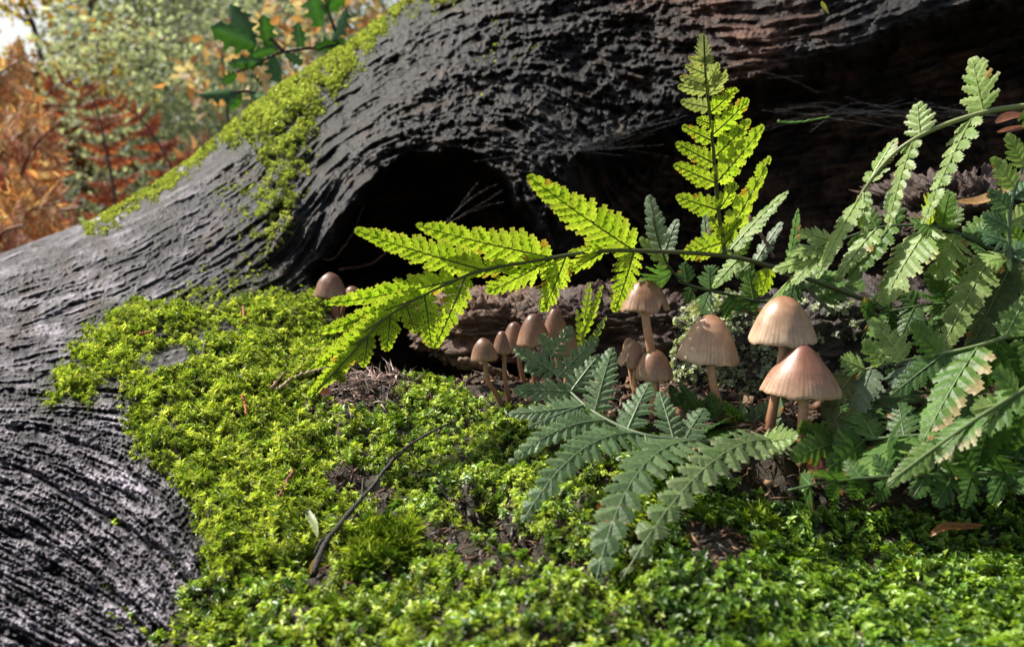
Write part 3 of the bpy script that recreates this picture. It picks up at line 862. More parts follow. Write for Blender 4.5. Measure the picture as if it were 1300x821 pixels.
bracken([(-80, 250, 1.9), (-30, 150, 1.9), (0, 95, 1.9), (40, 70, 1.9)], "orange", .15, "orange bracken frond high up under the bright gaps of sky")
bracken([(60, 380, 2.1), (40, 250, 2.1), (56, 130, 2.1), (100, 95, 2.1)], "dark", .08, "thin dark bracken frond reaching up toward the yellow tree")

# holly sprig behind the top edge of the trunk
HD = 0.98
def holly_leaf(parent, b, t, w, seed):
    w *= .86; t = tuple(b[i] + (t[i] - b[i]) * .9 for i in range(3))
    r_ = np.random.default_rng(seed)
    B = P(b[0], b[1], HD + b[2]); T = P(t[0], t[1], HD + t[2])
    ax = T - B; L = np.linalg.norm(ax); ax /= L
    view = norm(B - CAM); sd = norm(np.cross(ax, view)); nn = np.cross(sd, ax)
    tl = r_.normal() * .5; sd, nn = sd * math.cos(tl) + nn * math.sin(tl), nn * math.cos(tl) - sd * math.sin(tl)
    W_ = w / FPX * HD * .5
    vs2, fs2 = [], []
    n = 13
    for i in range(n):
        s = i / (n - 1)
        hw = W_ * (math.sin(math.pi * min(1, s * .93 + .06)) ** .7)
        spike = (i % 3 == 1)
        hw *= 1.25 if spike else .72
        if i == n - 1: hw = 0.0001
        c = B + ax * L * s + nn * (-.10 * L * s * s)
        up = nn * (W_ * (.30 if spike else -.12))
        for k in (-1, -.5, 0, .5, 1):
            vs2.append(c + sd * hw * k + (up * abs(k) if abs(k) == 1 else nn * 0) + nn * W_ * .28 * abs(k))
    for i in range(n - 1):
        for k in range(4):
            a = i * 5 + k; fs2.append([a, a + 1, a + 6, a + 5])
    c = np.array([.036, .115, .018]) * r_.uniform(.7, 1.4)
    tn = np.tile(c, (len(vs2), 1)); tn[2::5] *= 1.5
    return mesh_np("leaf", vs2, fs2, M_HOLLY, parent, tint=tn)
holly = empty("holly_sprig", V(P(470, 75, HD + .02)), "sprig of glossy dark green holly leaves hanging behind the top edge of the trunk", "holly")
for k, pts in enumerate(([(520, 50, 0.04), (430, 58, 0.01), (360, 66, 0), (318, 85, 0), (300, 92, -.01)], [(430, 58, .01), (400, 90, .02), (345, 128, .01), (318, 116, 0), (280, 122, 0)], [(360, 66, 0), (345, 50, 0), (335, 45, 0)], [(430, 58, .01), (424, 35, 0), (415, 10, 0), (405, -30, 0)])):
    q = smooth_line([P(a, b_, HD + c_) for a, b_, c_ in pts], 14)
    tube_obj("twig", q, np.linspace(.0022, .0010, 14) * (1 if k != 1 else 1.3), M_TWIG, holly, (.05, .04, .03), 6)
for i, (b_, t_, w_) in enumerate([((326, 58, 0), (260, 32, -.02), 42), ((318, 52, 0), (290, 2, .01), 36), ((342, 60, 0), (333, 14, -.01), 27), ((383, 60, 0), (376, 26, 0), 22), ((408, 34, 0), (392, -22, -.01), 36),
                                  ((420, 52, 0), (444, 8, 0), 32), ((400, 62, 0), (446, 52, .02), 24), ((335, 78, 0), (284, 82, -.01), 22), ((347, 68, 0), (354, 112, 0), 30), ((302, 116, 0), (248, 124, -.01), 27), ((306, 118, 0), (288, 142, 0), 22),
                                  ((318, 118, 0), (348, 136, -.01), 24), ((300, 94, 0), (280, 108, 0), 18), ((362, 68, 0), (388, 84, 0), 17), ((412, 16, 0), (446, -18, 0), 30), ((352, 62, 0), (312, 72, .01), 20), ((318, 96, 0), (336, 112, 0), 20)]):
    holly_leaf(holly, b_, t_, w_, 300 + i)
# ------------------------------------------------------------------ mushrooms
m, nt, out = new_mat("mushroom_cap")
ta = attr(nt, "tint")
nz = noise_node(nt, 260.0, 4.0)
rr = ramp(nt, nz.outputs[0], [(0.25, (.74,) * 3), (0.75, (1.24,) * 3)])
cc = mixrgb(nt, 'MULTIPLY', 1.0, ta.outputs['Color'], rr.outputs[0])
b = principled(nt, Roughness=0.42)
b.inputs['Specular IOR Level'].default_value = 0.45
b.inputs['Subsurface Weight'].default_value = 0.35
b.inputs['Subsurface Radius'].default_value = (1.0, 0.45, 0.25)
b.inputs['Subsurface Scale'].default_value = 0.0022
nt.links.new(cc, b.inputs['Base Color'])
n2b = noise_node(nt, 1400.0, 3.0)
bp = bump(nt, n2b.outputs[0], 0.35, 0.0003)
nt.links.new(bp.outputs[0], b.inputs['Normal'])
nt.links.new(b.outputs[0], out.inputs[0])
M_CAP = m
M_GILL = leaf_mat("mushroom_gill", rough=0.7, trans=0.35, spec=0.2, noise_scale=600.0, tint_trans=(1, .8, .6), var=.15, bumps=0)
m, nt, out = new_mat("mushroom_stem")
ta = attr(nt, "tint")
nz = noise_node(nt, 900.0, 4.0)
rr = ramp(nt, nz.outputs[0], [(0.25, (.75,) * 3), (0.75, (1.25,) * 3)])
cc = mixrgb(nt, 'MULTIPLY', 1.0, ta.outputs['Color'], rr.outputs[0])
b = principled(nt, Roughness=0.4)
b.inputs['Subsurface Weight'].default_value = 0.3
b.inputs['Subsurface Radius'].default_value = (1.0, 0.45, 0.2)
b.inputs['Subsurface Scale'].default_value = 0.0025
nt.links.new(cc, b.inputs['Base Color'])
bp = bump(nt, nz.outputs[0], 0.4, 0.0004)
nt.links.new(bp.outputs[0], b.inputs['Normal'])
nt.links.new(b.outputs[0], out.inputs[0])
M_MSTEM = m

PROF = {"bell": [(0, 1), (.12, .992), (.27, .95), (.44, .85), (.61, .69), (.77, .47), (.89, .25), (.965, .09), (1, 0)],
        "cone": [(0, 1), (.09, .988), (.20, .93), (.34, .82), (.51, .66), (.68, .49), (.84, .29), (.945, .11), (1, 0)],
        "round": [(0, 1), (.15, .985), (.32, .93), (.50, .83), (.67, .68), (.82, .46), (.92, .25), (.975, .10), (1, 0)]}
CAPPAL = {"brown": [(.075, .028, .016), (.12, .054, .031), (.20, .102, .062), (.28, .17, .110)],
          "mid": [(.12, .048, .025), (.175, .082, .045), (.26, .14, .082), (.34, .215, .140)],
          "pale": [(.25, .105, .056), (.30, .160, .092), (.375, .240, .152), (.48, .355, .245)],
          "rosy": [(.12, .040, .030), (.215, .090, .060), (.32, .168, .108), (.43, .285, .185)]}
def mushroom(cx_, top_, bot_, w_, stem, d, shape, pal, label, tilt=(0, 0), sw=8, ribs=40, seed=0, split=0.0, frill=.45, sink=.004):
    """stem: photograph pixels from under the cap down to the base"""
    r_ = np.random.default_rng(900 + seed)
    s_px = d / FPX
    Rc = w_ * .5 * s_px
    sn = math.sin(R(10)); H = max((bot_ - top_ - w_ * .5 * .16) * s_px / .98, Rc * .5)
    rim_c = P(cx_, top_, d) - np.array([0, 0, 1]) * H - AX_F * 0.0
    # stem path
    q = [P(a, b_, d) for a, b_ in stem]
    q[-1] = q[-1] - np.array([0, 0, sink])
    q = smooth_line([rim_c + np.array([0, 0, H * .75])] + q, 18)
    root = empty("mushroom", V(q[-1]), label, "mushroom", "mushrooms growing along the mossy bank")
    rs = sw * .5 * s_px * (0.92 + .10 * np.linspace(0, 1, 18) + .28 * np.linspace(0, 1, 18) ** 6)
    tl = np.linspace(0, 1, 18)[:, None]
    cpal = np.array(CAPPAL[pal])
    top_c = np.array([.62, .47, .32]); bot_c = np.array([.17, .06, .026])  # pale stem top, brightened further against the cap's shade
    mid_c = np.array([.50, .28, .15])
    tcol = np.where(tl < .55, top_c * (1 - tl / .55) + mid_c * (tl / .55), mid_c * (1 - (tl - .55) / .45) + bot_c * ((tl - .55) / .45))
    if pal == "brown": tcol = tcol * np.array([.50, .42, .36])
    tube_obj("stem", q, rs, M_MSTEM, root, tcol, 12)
    # cap
    pr = np.array(PROF[shape]); NR, NA = 26, 96
    rr_ = np.linspace(0, 1, NR) ** .85
    zz = np.interp(rr_, pr[:, 0], pr[:, 1])
    zz = np.convolve(np.pad(zz, 1, mode='edge'), [.25, .5, .25], mode='valid'); zz[0] = pr[0, 1] - .004; zz[-1] = 0
    A = np.arange(NA) / NA * 2 * math.pi
    ph = r_.random() * 6
    rad = rr_[:, None] * np.ones(NA)[None]
    fade = sstep(.42, 1.0, rr_)[:, None]
    ribv = np.cos(A * ribs + .6 * np.sin(A * 3 + ph))[None]
    rad = rad * (1 + .010 * ribv * fade) * (1 + .035 * np.cos(A * 2 + ph) + .025 * np.cos(A * 3 + 2 * ph) + .015 * np.cos(A * 5 + 3 * ph))[None] ** rr_[:, None]
    z = zz[:, None] * np.ones(NA)[None] * (1 + .03 * np.cos(A + ph)[None] * rr_[:, None])
    edge = sstep(.75, 1.0, rr_)[:, None]
    z = z + edge * frill * (.035 * np.cos(A * 5 + ph)[None] + .028 * np.cos(A * 9 + 2.2 * ph)[None] + .022 * np.cos(A * 17 + ph)[None] + .022 * ribv)
    if split:
        ds = np.abs(((A - split + math.pi) % (2 * math.pi)) - math.pi)[None]
        z = z + edge * .22 * np.exp(-(ds / .10) ** 2)
    lump = pnoise(np.cos(A)[None] * rad * 2.2 + seed, np.sin(A)[None] * rad * 2.2, 0.5) * .03
    z = z + lump * (1 - edge)
    x = rad * np.cos(A)[None]; y = rad * np.sin(A)[None]
    outer = np.stack([x * Rc, y * Rc, z * H], -1)
    inner = np.stack([x * Rc * .955, y * Rc * .955, z * H * .90 - .015 * H], -1)
    inner[-1] = outer[-1] * np.array([.985, .985, 1]) - np.array([0, 0, .02 * H])
    tx, ty = R(tilt[0]), R(tilt[1])
    M3 = np.array(Matrix.Rotation(tx, 3, 'Y') @ Matrix.Rotation(ty, 3, 'X'))
    pv = np.array([0, 0, H])
    def place(a): return (a - pv) @ M3.T + pv + rim_c
    vo = place(outer.reshape(-1, 3)); vi = place(inner.reshape(-1, 3))
    i = np.arange(NR - 1)[:, None]; j = np.arange(NA)[None]
    a0 = (i * NA + j).ravel(); a1 = (i * NA + (j + 1) % NA).ravel()
    fo = np.stack([a0, a0 + NA, a1 + NA, a1], 1)
    fi = np.stack([a0, a1, a1 + NA, a0 + NA], 1) + NR * NA
    jj = np.arange(NA); e0 = (NR - 1) * NA + jj; e1 = (NR - 1) * NA + (jj + 1) % NA
    fr_ = np.stack([e0, e0 + NR * NA, e1 + NR * NA, e1], 1)
    # colour: dark crown, paler furrowed skirt
    u = np.clip(rr_[:, None] + .07 * pnoise(np.cos(A)[None] * 2 + seed, np.sin(A)[None] * 2, rad * 2), 0, 1)
    ct = np.stack([np.interp(u, [0, .35, .8, 1.0], cpal[:, k]) for k in range(3)], -1)
    ct = ct * (1 + (.20 * ribv * fade)[..., None])
    pat = pnoise(np.cos(A)[None] * rad * 3.2 + 3.1 * seed, np.sin(A)[None] * rad * 3.2, 2.0)
    fine = pnoise(A[None] * 26 + seed, rad * 1.5, 4.0) * sstep(.1, .5, rr_)[:, None]
    ct = ct * (1 + .20 * pat[..., None] + .12 * fine[..., None])
    speck = pnoise(np.cos(A)[None] * rad * 15 + seed, np.sin(A)[None] * rad * 15, 6.0)
    ct = ct * (1 - .5 * sstep(.55, .8, speck)[..., None])
    cin = np.tile(cpal[3] * .9, (NR * NA, 1))
    mesh_np("cap", np.concatenate([vo, vi]), np.concatenate([fo, fi, fr_]), M_CAP, root, tint=np.concatenate([ct.reshape(-1, 3), cin]))
    # gills
    gvv, gff, o = [], [], 0
    rg = np.array([.12, .35, .6, .8, .93]); zg = np.interp(rg, rr_, zz) * .88 - .02
    for k in range(34):
        aa = k / 34 * 2 * math.pi
        rimz = float(np.interp(aa, A, z[-1]))
        for n_, (r1, z1) in enumerate(zip(rg, zg)):
            c_, s_ = math.cos(aa) * r1 * .95, math.sin(aa) * r1 * .95
            gvv.append([c_ * Rc, s_ * Rc, z1 * H]); gvv.append([c_ * Rc, s_ * Rc, (z1 * (.35 + .25 * r1) + .10 * (1 - r1) + rimz * .6 * r1) * H])
        for n_ in range(4):
            gff.append([o + 2 * n_, o + 2 * n_ + 1, o + 2 * n_ + 3, o + 2 * n_ + 2])
        o += 10
    gvv = place(np.array(gvv))
    mesh_np("gills", gvv, gff, M_GILL, root, tint=np.tile(cpal[3] * .85, (len(gvv), 1)), smooth=False)
    return root

def gd(px, py, lift=0.0, cap=.6):
    g = ray_ground(px, py)
    return (g if g is not None else cap) - lift
_tb = BVHTree.FromPolygons([tuple(v) for v in TRUNK_W[::3, ::3].reshape(-1, 3)], grid_faces(TRUNK_W[::3, ::3].shape[0], TRUNK_W[::3, ::3].shape[1]).tolist())
def td_hit(px, py):
    dirv = P(px, py, 1.0) - CAM
    h = _tb.ray_cast(Vector(CAM), Vector(dirv).normalized())
    return float((np.array(h[0]) - CAM) @ AX_F)

d1 = td_hit(426, 408)
mushroom(419, 346, 378, 41, [(424, 380), (426, 395), (428, 412)], d1, "round", "brown", "larger brown mushroom of the pair on the moss beside the left end of the hollow", seed=1, sw=11)
mushroom(447, 363, 376, 22, [(440, 380), (435, 395), (434, 410)], d1 + .02, "round", "brown", "tiny mushroom half hidden beside the larger one at the left end of the hollow", seed=2, sw=6)
mushroom(613, 429, 458, 34, [(616, 460), (619, 482), (630, 500), (645, 518)], gd(645, 517), "round", "brown", "small dark mushroom with a curved stem, leftmost of the cluster of six", seed=3, sw=6.5, tilt=(-4, 0))
mushroom(637, 420, 449, 24, [(640, 452), (641, 480), (645, 500), (649, 519)], gd(648, 518) + .006, "bell", "brown", "narrow mushroom squeezed between the curved stem one and the taller caps", seed=4, sw=6)
mushroom(652, 408, 444, 36, [(658, 448), (661, 468), (666, 486), (672, 500)], gd(668, 500) + .012, "bell", "brown", "mushroom tucked behind the glossy pointed cap in the cluster of six", seed=5, sw=7, tilt=(-5, 0))
mushroom(676, 398, 439, 43, [(676, 441), (676, 460), (679, 480), (684, 505)], gd(684, 506), "bell", "brown", "glossy pointed brown mushroom tallest at the front of the cluster of six", seed=6, sw=7.5, tilt=(-3, 0))
mushroom(705, 391, 430, 35, [(706, 432), (708, 455), (712, 478), (716, 500)], gd(716, 502) + .02, "bell", "brown", "brown mushroom rearmost in the cluster of six, right under the yellow frond", seed=7, sw=9)
mushroom(723, 414, 450, 33, [(722, 452), (720, 470), (719, 485), (718, 505)], gd(718, 508), "bell", "mid", "mushroom mostly hidden behind the tip of the blue green fern frond", seed=8, sw=7, tilt=(8, 0))
mushroom(819, 354, 396, 66, [(819, 395), (822, 420), (827, 450), (832, 500)], gd(832, 512) + .006, "bell", "mid", "tall brown mushroom with a ragged torn margin under the fern stem", seed=9, sw=11.5, split=5.3, frill=.9)
mushroom(797, 429, 462, 28, [(800, 464), (803, 485), (808, 505), (812, 520)], gd(812, 524) + .005, "round", "mid", "small mushroom pressed behind its neighbour below the tall ragged one", seed=10, sw=7, tilt=(-16, 0))
mushroom(808, 433, 468, 36, [(807, 468), (806, 485), (808, 505), (812, 522)], gd(812, 524) - .002, "round", "mid", "tilted creased mushroom between the tall ragged one and the smooth round one", seed=11, sw=7, tilt=(14, 0), split=4.2)
mushroom(830, 443, 483, 49, [(830, 482), (830, 500), (829, 515), (829, 530)], gd(829, 529) - .004, "round", "mid", "smooth round mushroom with a thin pale rim in front of the tall ragged one", seed=12, sw=9)
mushroom(903, 400, 462, 78, [(903, 458), (905, 485), (911, 508), (922, 535)], gd(922, 538) - .002, "bell", "pale", "pale pinkish mushroom alone beside the lichen, its stem leaning into a green blade", seed=13, sw=11, ribs=46, tilt=(2, 0))
mushroom(996, 376, 438, 88, [(995, 434), (990, 470), (983, 510), (974, 548)], gd(974, 550), "bell", "pale", "large pale beige mushroom standing behind the rosy one", seed=14, sw=12, ribs=52)
mushroom(1020, 436, 504, 98, [(1019, 498), (1019, 525), (1018, 548), (1017, 568)], gd(1017, 568) - .006, "cone", "rosy", "large rosy brown mushroom in front of the pale beige one, with a darkened crown", seed=15, sw=12.5, ribs=52, tilt=(1, 0))
# ------------------------------------------------------------------ ferns
def pinna_geo(base, tip, w_px, hint, arch=0.0, n=None, bend=0.0, droop=0.06, pal=None, seed=0, sori=0, browning=0.05, edge=None, gap=1.0, lob=1.0, fold=0.18, one_edge=None):
    """a pinna with toothed pinnules on both sides of a midrib; world coordinates"""
    r_ = np.random.default_rng(seed)
    ax = tip - base; L = np.linalg.norm(ax); ax = ax / L
    mid = (base + tip) / 2
    view = norm(mid - CAM); dm = (mid - CAM) @ AX_F
    nn = np.asarray(hint, float); nn = nn - ax * (nn @ ax); nn = norm(nn)
    sd = np.cross(nn, ax)
    cosv = max(abs(nn @ view), .35)
    w = w_px / FPX * dm / cosv
    spx = FPX / dm
    if n is None: n = int(np.clip(round(L * spx / (0.20 * w_px * cosv ** .3 + 2.2)), 5, 17))
    S = lambda t: base + ax * L * t + sd * (bend * L * 4 * t * (1 - t)) + nn * (-droop * L * t * t * 1.6 + droop * L * .6 * t + arch * L * 4 * t * (1 - t))
    vs2, fs2, ts2 = [], [], []
    sv2, sf2 = [], []
    pal = np.array(pal)
    rows = np.array([0, .10, .24, .36, .50, .62, .74, .85, .94, 1.0])
    hwid = np.array([.50, .42, .58, .42, .55, .35, .44, .20, .23, .02])
    sp = L * .97 / n
    for i in range(n):
        for s in (1, -1):
            t = (i + .35 + (.25 if s < 0 else 0)) / n
            if t > .985: continue
            prof = min(1.0, .62 + t * 2.2) * (1 - t) ** .72 * 1.06 + .03
            a = R(66 - 30 * t + r_.normal() * 4)
            b0 = S(t); e = 1e-3; tg = norm(S(min(t + e, 1)) - S(t - e))
            ln = .5 * w * prof / math.sin(a) * r_.uniform(.90, 1.08)
            d = norm(tg * math.cos(a) + s * sd * math.sin(a))
            wv = norm(tg - d * (tg @ d))
            W_ = sp * 1.06 * (gap + (1.08 - gap) * sstep(.55, .92, t))
            W_ = min(W_, ln * 1.7)
            tw = r_.normal() * .16
            nl = norm(nn + tw * wv + .10 * r_.normal() * d)
            c = pal[0] * (1 - (k_ := r_.random())) + pal[1] * k_
            c = c * r_.uniform(.85, 1.15)
            br = r_.random() < browning
            o = len(vs2)
            cl = r_.uniform(.04, .16)
            for k, (sr, hw) in enumerate(zip(rows, hwid)):
                ctr = b0 + d * ln * sr - nl * (cl * ln * sr * sr)
                h = W_ * (hw * lob + (1 - lob) * .5)
                jit = 1 + .10 * r_.normal()
                fwd = d * ln * (.05 if k in (2, 4, 6, 8) else 0)
                rp_ = nl * h * (.035 if k % 2 else -.02) * (k < 8)
                vs2.append(ctr + wv * h * jit + fwd - nl * fold * h + rp_)
                vs2.append(ctr + nl * fold * .2 * h)
                vs2.append(ctr - wv * h * (1 + .10 * r_.normal()) + fwd - nl * fold * h + rp_)
                cc_ = c.copy()
                if edge is not None and sr > .72 and not br: cc_ = cc_ * (1 - .75 * (sr - .72) / .28) + np.array(edge) * .75 * (sr - .72) / .28
                if one_edge is not None and s == one_edge[0] and sr > .45: f_ = min(1, (sr - .45) / .3); cc_ = cc_ * (1 - f_) + np.array(one_edge[1]) * f_
                if br and sr > .5: cc_ = cc_ * .35 + np.array([.42, .17, .045]) * .65
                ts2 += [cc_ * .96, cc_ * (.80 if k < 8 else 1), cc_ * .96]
            for k in range(len(rows) - 1):
                q = o + 3 * k
                fs2 += [[q, q + 1, q + 4, q + 3], [q + 1, q + 2, q + 5, q + 4]]
            if sori and prof > .25:
                for k in range(sori):
                    sr = .16 + .62 * (k + .5) / sori; side = (1 if k % 2 else -1) * (.26 + .05 * r_.normal())
                    sg = 1 if (nn @ view) < 0 else -1
                    ctr = b0 + d * ln * sr + wv * W_ * side - nl * (cl * ln * sr * sr + fold * abs(side) * W_) + nl * sg * .00018
                    if r_.random() < .85:
                        q = len(sv2); rr3 = .00030 * r_.uniform(.7, 1.25)
                        sv2 += [ctr + rr3 * (wv * math.cos(x_) + d * math.sin(x_)) for x_ in np.arange(6) * math.pi / 3]
                        sf2.append([q + x_ for x_ in range(6)])
    # midrib
    q = np.array([S(t) + nn * .0001 for t in np.linspace(0, 1, 10)])
    v, f = tube(q, np.linspace(.00040, .00014, 10) * (dm / .42), 5)
    nleaf = len(fs2); o = len(vs2)
    vs2 += list(v); fs2 += [[x_ + o for x_ in g] for g in f]
    rc = np.array(RACHIS_C) if sori else pal.mean(0) * np.array([.8, .72, .7]); ts2 += [rc] * len(v)
    midx = [0] * nleaf + [1] * len(f)
    if sv2:
        o = len(vs2); vs2 += sv2; nf = len(sf2); fs2 += [[x_ + o for x_ in g] for g in sf2]
        ts2 += [np.array([.022, .014, .008])] * len(sv2); midx += [1] * nf
    return np.array(vs2), fs2, np.array(ts2), midx

RACHIS_C = (.060, .075, .022)
_seed = [1000]
def frond(label, rachis, pinnae, hint, pal, r0=.0013, r1=.0004, group="fern fronds over the mushrooms", rc=(.06, .075, .022), guard=True, **kw):
    """rachis: (px,py,d) from base to tip; pinnae: (base px, tip px, width px, {overrides}) with depth taken along the rachis unless given"""
    global RACHIS_C
    RACHIS_C = rc
    rp = np.array(rachis, float)
    q = smooth_line([P(*p) for p in rachis], 40)
    qx, qy, qd = to_px(q)
    root = empty("fern_frond", V(q[0]), label, "fern frond", group)
    tube_obj("stem", q, np.linspace(r0, r1, 40), M_STEM, root, rc, 7)
    for pn in pinnae:
        b_, t_, w = pn[0], pn[1], pn[2]
        ov = dict(kw); ov.update(pn[3] if len(pn) > 3 else {})
        dz = ov.pop("dz", 0.0); db = ov.pop("db", 0.0); h = np.array(ov.pop("hint", hint), float); p_ = ov.pop("pal", pal)
        h = h + rng.normal(size=3) * ov.pop("jit", .12)
        k = int(np.argmin((qx - b_[0]) ** 2 + (qy - b_[1]) ** 2))
        near = math.hypot(qx[k] - b_[0], qy[k] - b_[1]) < 14
        B = q[k] if near else P(b_[0], b_[1], qd[k] + db)
        dt = qd[k] + dz
        if guard:
            g = ray_ground(t_[0], t_[1])
            if g is not None: dt = min(dt, g - .026)
        T = P(t_[0], t_[1], dt)
        _seed[0] += 1
        v, f, t, mi = pinna_geo(B, T, w, h, pal=p_, seed=_seed[0], **ov)
        mesh_np("pinna", v, f, [M_LEAF, M_STEM], root, tint=t, smooth=False, mat_idx=mi)
    return root

LIME = [(.33, .50, .035), (.46, .60, .065)]
SAGE = [(.13, .215, .10), (.19, .295, .145)]
PALEG = [(.22, .37, .08), (.37, .49, .17)]
GREEN = [(.10, .21, .045), (.18, .31, .075)]
DARKG = [(.055, .13, .030), (.09, .18, .045)]
TAN = (.40, .42, .26)
SEED_E = (.38, .36, .12)

UNDER = (0.35, -0.70, -0.60)       # underside turned to the camera, sun on the far face
fa = [(1185, 412, .462), (1110, 385, .466), (1000, 345, .463), (921, 325, .455), (800, 318, .442), (740, 321, .436), (680, 331, .43), (617, 342, .424), (573, 358, .42), (497, 398, .412), (449, 446, .408), (397, 503, .404)]
frond("long glowing yellow green fern frond arching left across the black hollow", fa, [
    ((795, 318), (671, 229), 58, {"dz": -.025, "n": 13}),
    ((705, 327), (528, 291), 52, {"dz": -.012, "n": 14}),
    ((618, 342), (451, 298), 50, {"dz": -.012, "n": 15}),
    ((575, 357), (414, 392), 38, {"dz": -.006, "n": 13}),
    ((528, 381), (406, 427), 36, {"dz": -.006, "n": 12}),
    ((497, 398), (405, 458), 32, {"dz": -.004, "n": 11}),
    ((470, 424), (398, 470), 26, {"dz": -.003, "n": 9}),
    ((449, 446), (394, 506), 30, {"dz": -.004, "n": 10}),
    ((695, 329), (622, 374), 46, {"dz": .006, "n": 9, "lob": 1.15, "gap": .85}),
    ((722, 323), (692, 396), 42, {"dz": .008, "n": 10, "gap": .85}),
    ((587, 352), (553, 444), 40, {"dz": .006, "n": 9, "gap": .9}),
    ((541, 373), (549, 440), 38, {"dz": .008, "n": 9}),
    ((513, 390), (528, 424), 28, {"dz": .006, "n": 6}),
    ((497, 398), (492, 446), 32, {"dz": .006, "n": 7}),
    ((473, 420), (462, 466), 26, {"dz": .004, "n": 6}),
    ((432, 462), (436, 485), 18, {"dz": .003, "n": 5}),
    ((640, 337), (588, 352), 24, {"dz": .002, "n": 6, "browning": .3}),
    ((806, 318), (783, 396), 40, {"dz": .008, "n": 10, "gap": .85}),
    ((770, 319), (722, 322), 18, {"dz": .0, "n": 6}),
    ((760, 320), (725, 345), 26, {"dz": .004, "n": 6}),
], UNDER, LIME, r0=.0013, r1=.00035, sori=5, browning=.06, edge=(.40, .34, .08), droop=.05, gap=1.08)

fb = [(921, 326, .456), (913, 276, .450), (907, 211, .442), (902, 155, .432), (896, 100, .420), (893.5, 44, .406)]
FB = lambda X, Y: (660 + X / 2.647, 30 + Y / 2.647)
lp = []
for (tx_, ty_, bx_, by_, w_) in [(540, 180, 600, 208, 18), (535, 213, 606, 238, 19), (545, 264, 620, 285, 20), (598, 322, 640, 345, 15), (548, 347, 642, 398, 22), (526, 403, 648, 465, 27), (522, 478, 657, 545, 30), (529, 583, 662, 622, 32),
                                 (642, 650, 672, 700, 17), (550, 780, 685, 742, 34), (556, 140, 592, 170, 15), (568, 115, 592, 140, 12),
                                 (640, 108, 597, 160, 17), (668, 140, 604, 203, 21), (693, 176, 615, 245, 24), (726, 224, 628, 308, 27), (770, 263, 645, 372, 31), (776, 330, 655, 448, 32), (823, 348, 660, 525, 36), (726, 543, 665, 628, 24), (852, 448, 680, 735, 30), (745, 662, 690, 715, 19), (714, 705, 684, 745, 14)]:
    lp.append((FB(bx_, by_), FB(tx_, ty_), w_, {"dz": -.004, "n": 7 if w_ > 24 else 5, "pal": ([(.26, .33, .12), (.33, .38, .17)] if by_ < 290 else LIME), "sori": 0 if by_ < 300 else 3}))  # upper pinnae tinted pale for light reflected near the tip
lp.append((FB(595, 130), FB(618, 36), 22, {"n": 9, "pal": [(.28, .33, .15), (.34, .38, .2)], "sori": 0}))
frond("upright yellow green fern frond with a pale pointed tip standing above the hollow", fb, lp, (0.42, -0.75, -0.38), LIME, r0=.0011, r1=.00035, browning=.05, edge=(.36, .34, .08), droop=.04, gap=1.05)

fcx = lambda X, Y: (640 + X / 2.986, 460 + Y / 2.986)
fc_ = [(1010, 562, .388), (975, 565, .381), (874, 559, .374), (827, 554, .374), (794, 544, .380), (757, 525, .390), (730, 503, .402), (707, 477, .414), (700, 450, .424), (715, 425, .43)]
UPF = (-.10, -.62, .72)
VEIN = (.13, .20, .11)
frond("blue green fern frond lying low over the moss with fanned leaflets", fc_, [
    ((722, 495), (654, 492), 36, {"dz": -.004}),
    ((738, 513), (648, 520), 34, {"dz": -.008, "bend": .05}),
    ((738, 513), (672, 538), 30, {"dz": -.012}),
    ((768, 531), (648, 582), 36, {"dz": -.02, "arch": .05, "bend": -.06, "n": 11}),
    ((814, 552), (667, 650), 40, {"dz": -.045, "arch": .08, "bend": -.07, "n": 14}),
    ((820, 554), (826, 586), 24, {"dz": -.02, "n": 5}),
    ((888, 561), (755, 727), 42, {"dz": -.085, "arch": .09, "bend": -.06, "n": 15, "pal": [(.10, .18, .075), (.15, .23, .10)]}),
    ((995, 556), (798, 712), 36, {"dz": -.085, "arch": .10, "bend": -.05, "n": 15, "pal": [(.14, .23, .08), (.22, .30, .13)], "edge": TAN}),
    ((960, 565), (1005, 552), 26, {"dz": -.02, "n": 6, "pal": PALEG}),
    ((706, 472), (654, 440), 34, {"dz": .006}),
    ((703, 462), (668, 466), 30, {"dz": .0}),
    ((713, 480), (757, 427), 34, {"dz": .006}),
    ((725, 498), (760, 448), 34, {"dz": .006}),
    ((756, 524), (777, 438), 42, {"dz": .012, "n": 10}),
    ((798, 545), (824, 482), 38, {"dz": .014, "n": 8}),
    ((850, 556), (838, 496), 36, {"dz": .012, "n": 8}),
    ((874, 558), (893, 515), 34, {"dz": .012, "n": 6}),
    ((785, 540), (808, 520), 24, {"dz": .006, "n": 5}),
    ((705, 456), (724, 414), 32, {"dz": .002, "n": 7}),
    ((702, 450), (688, 424), 26, {"dz": .002, "n": 6}),
], UPF, SAGE, r0=.0012, r1=.0004, rc=(.085, .12, .06), browning=.0, droop=.07, edge=(.15, .21, .10), fold=.30, gap=.84)

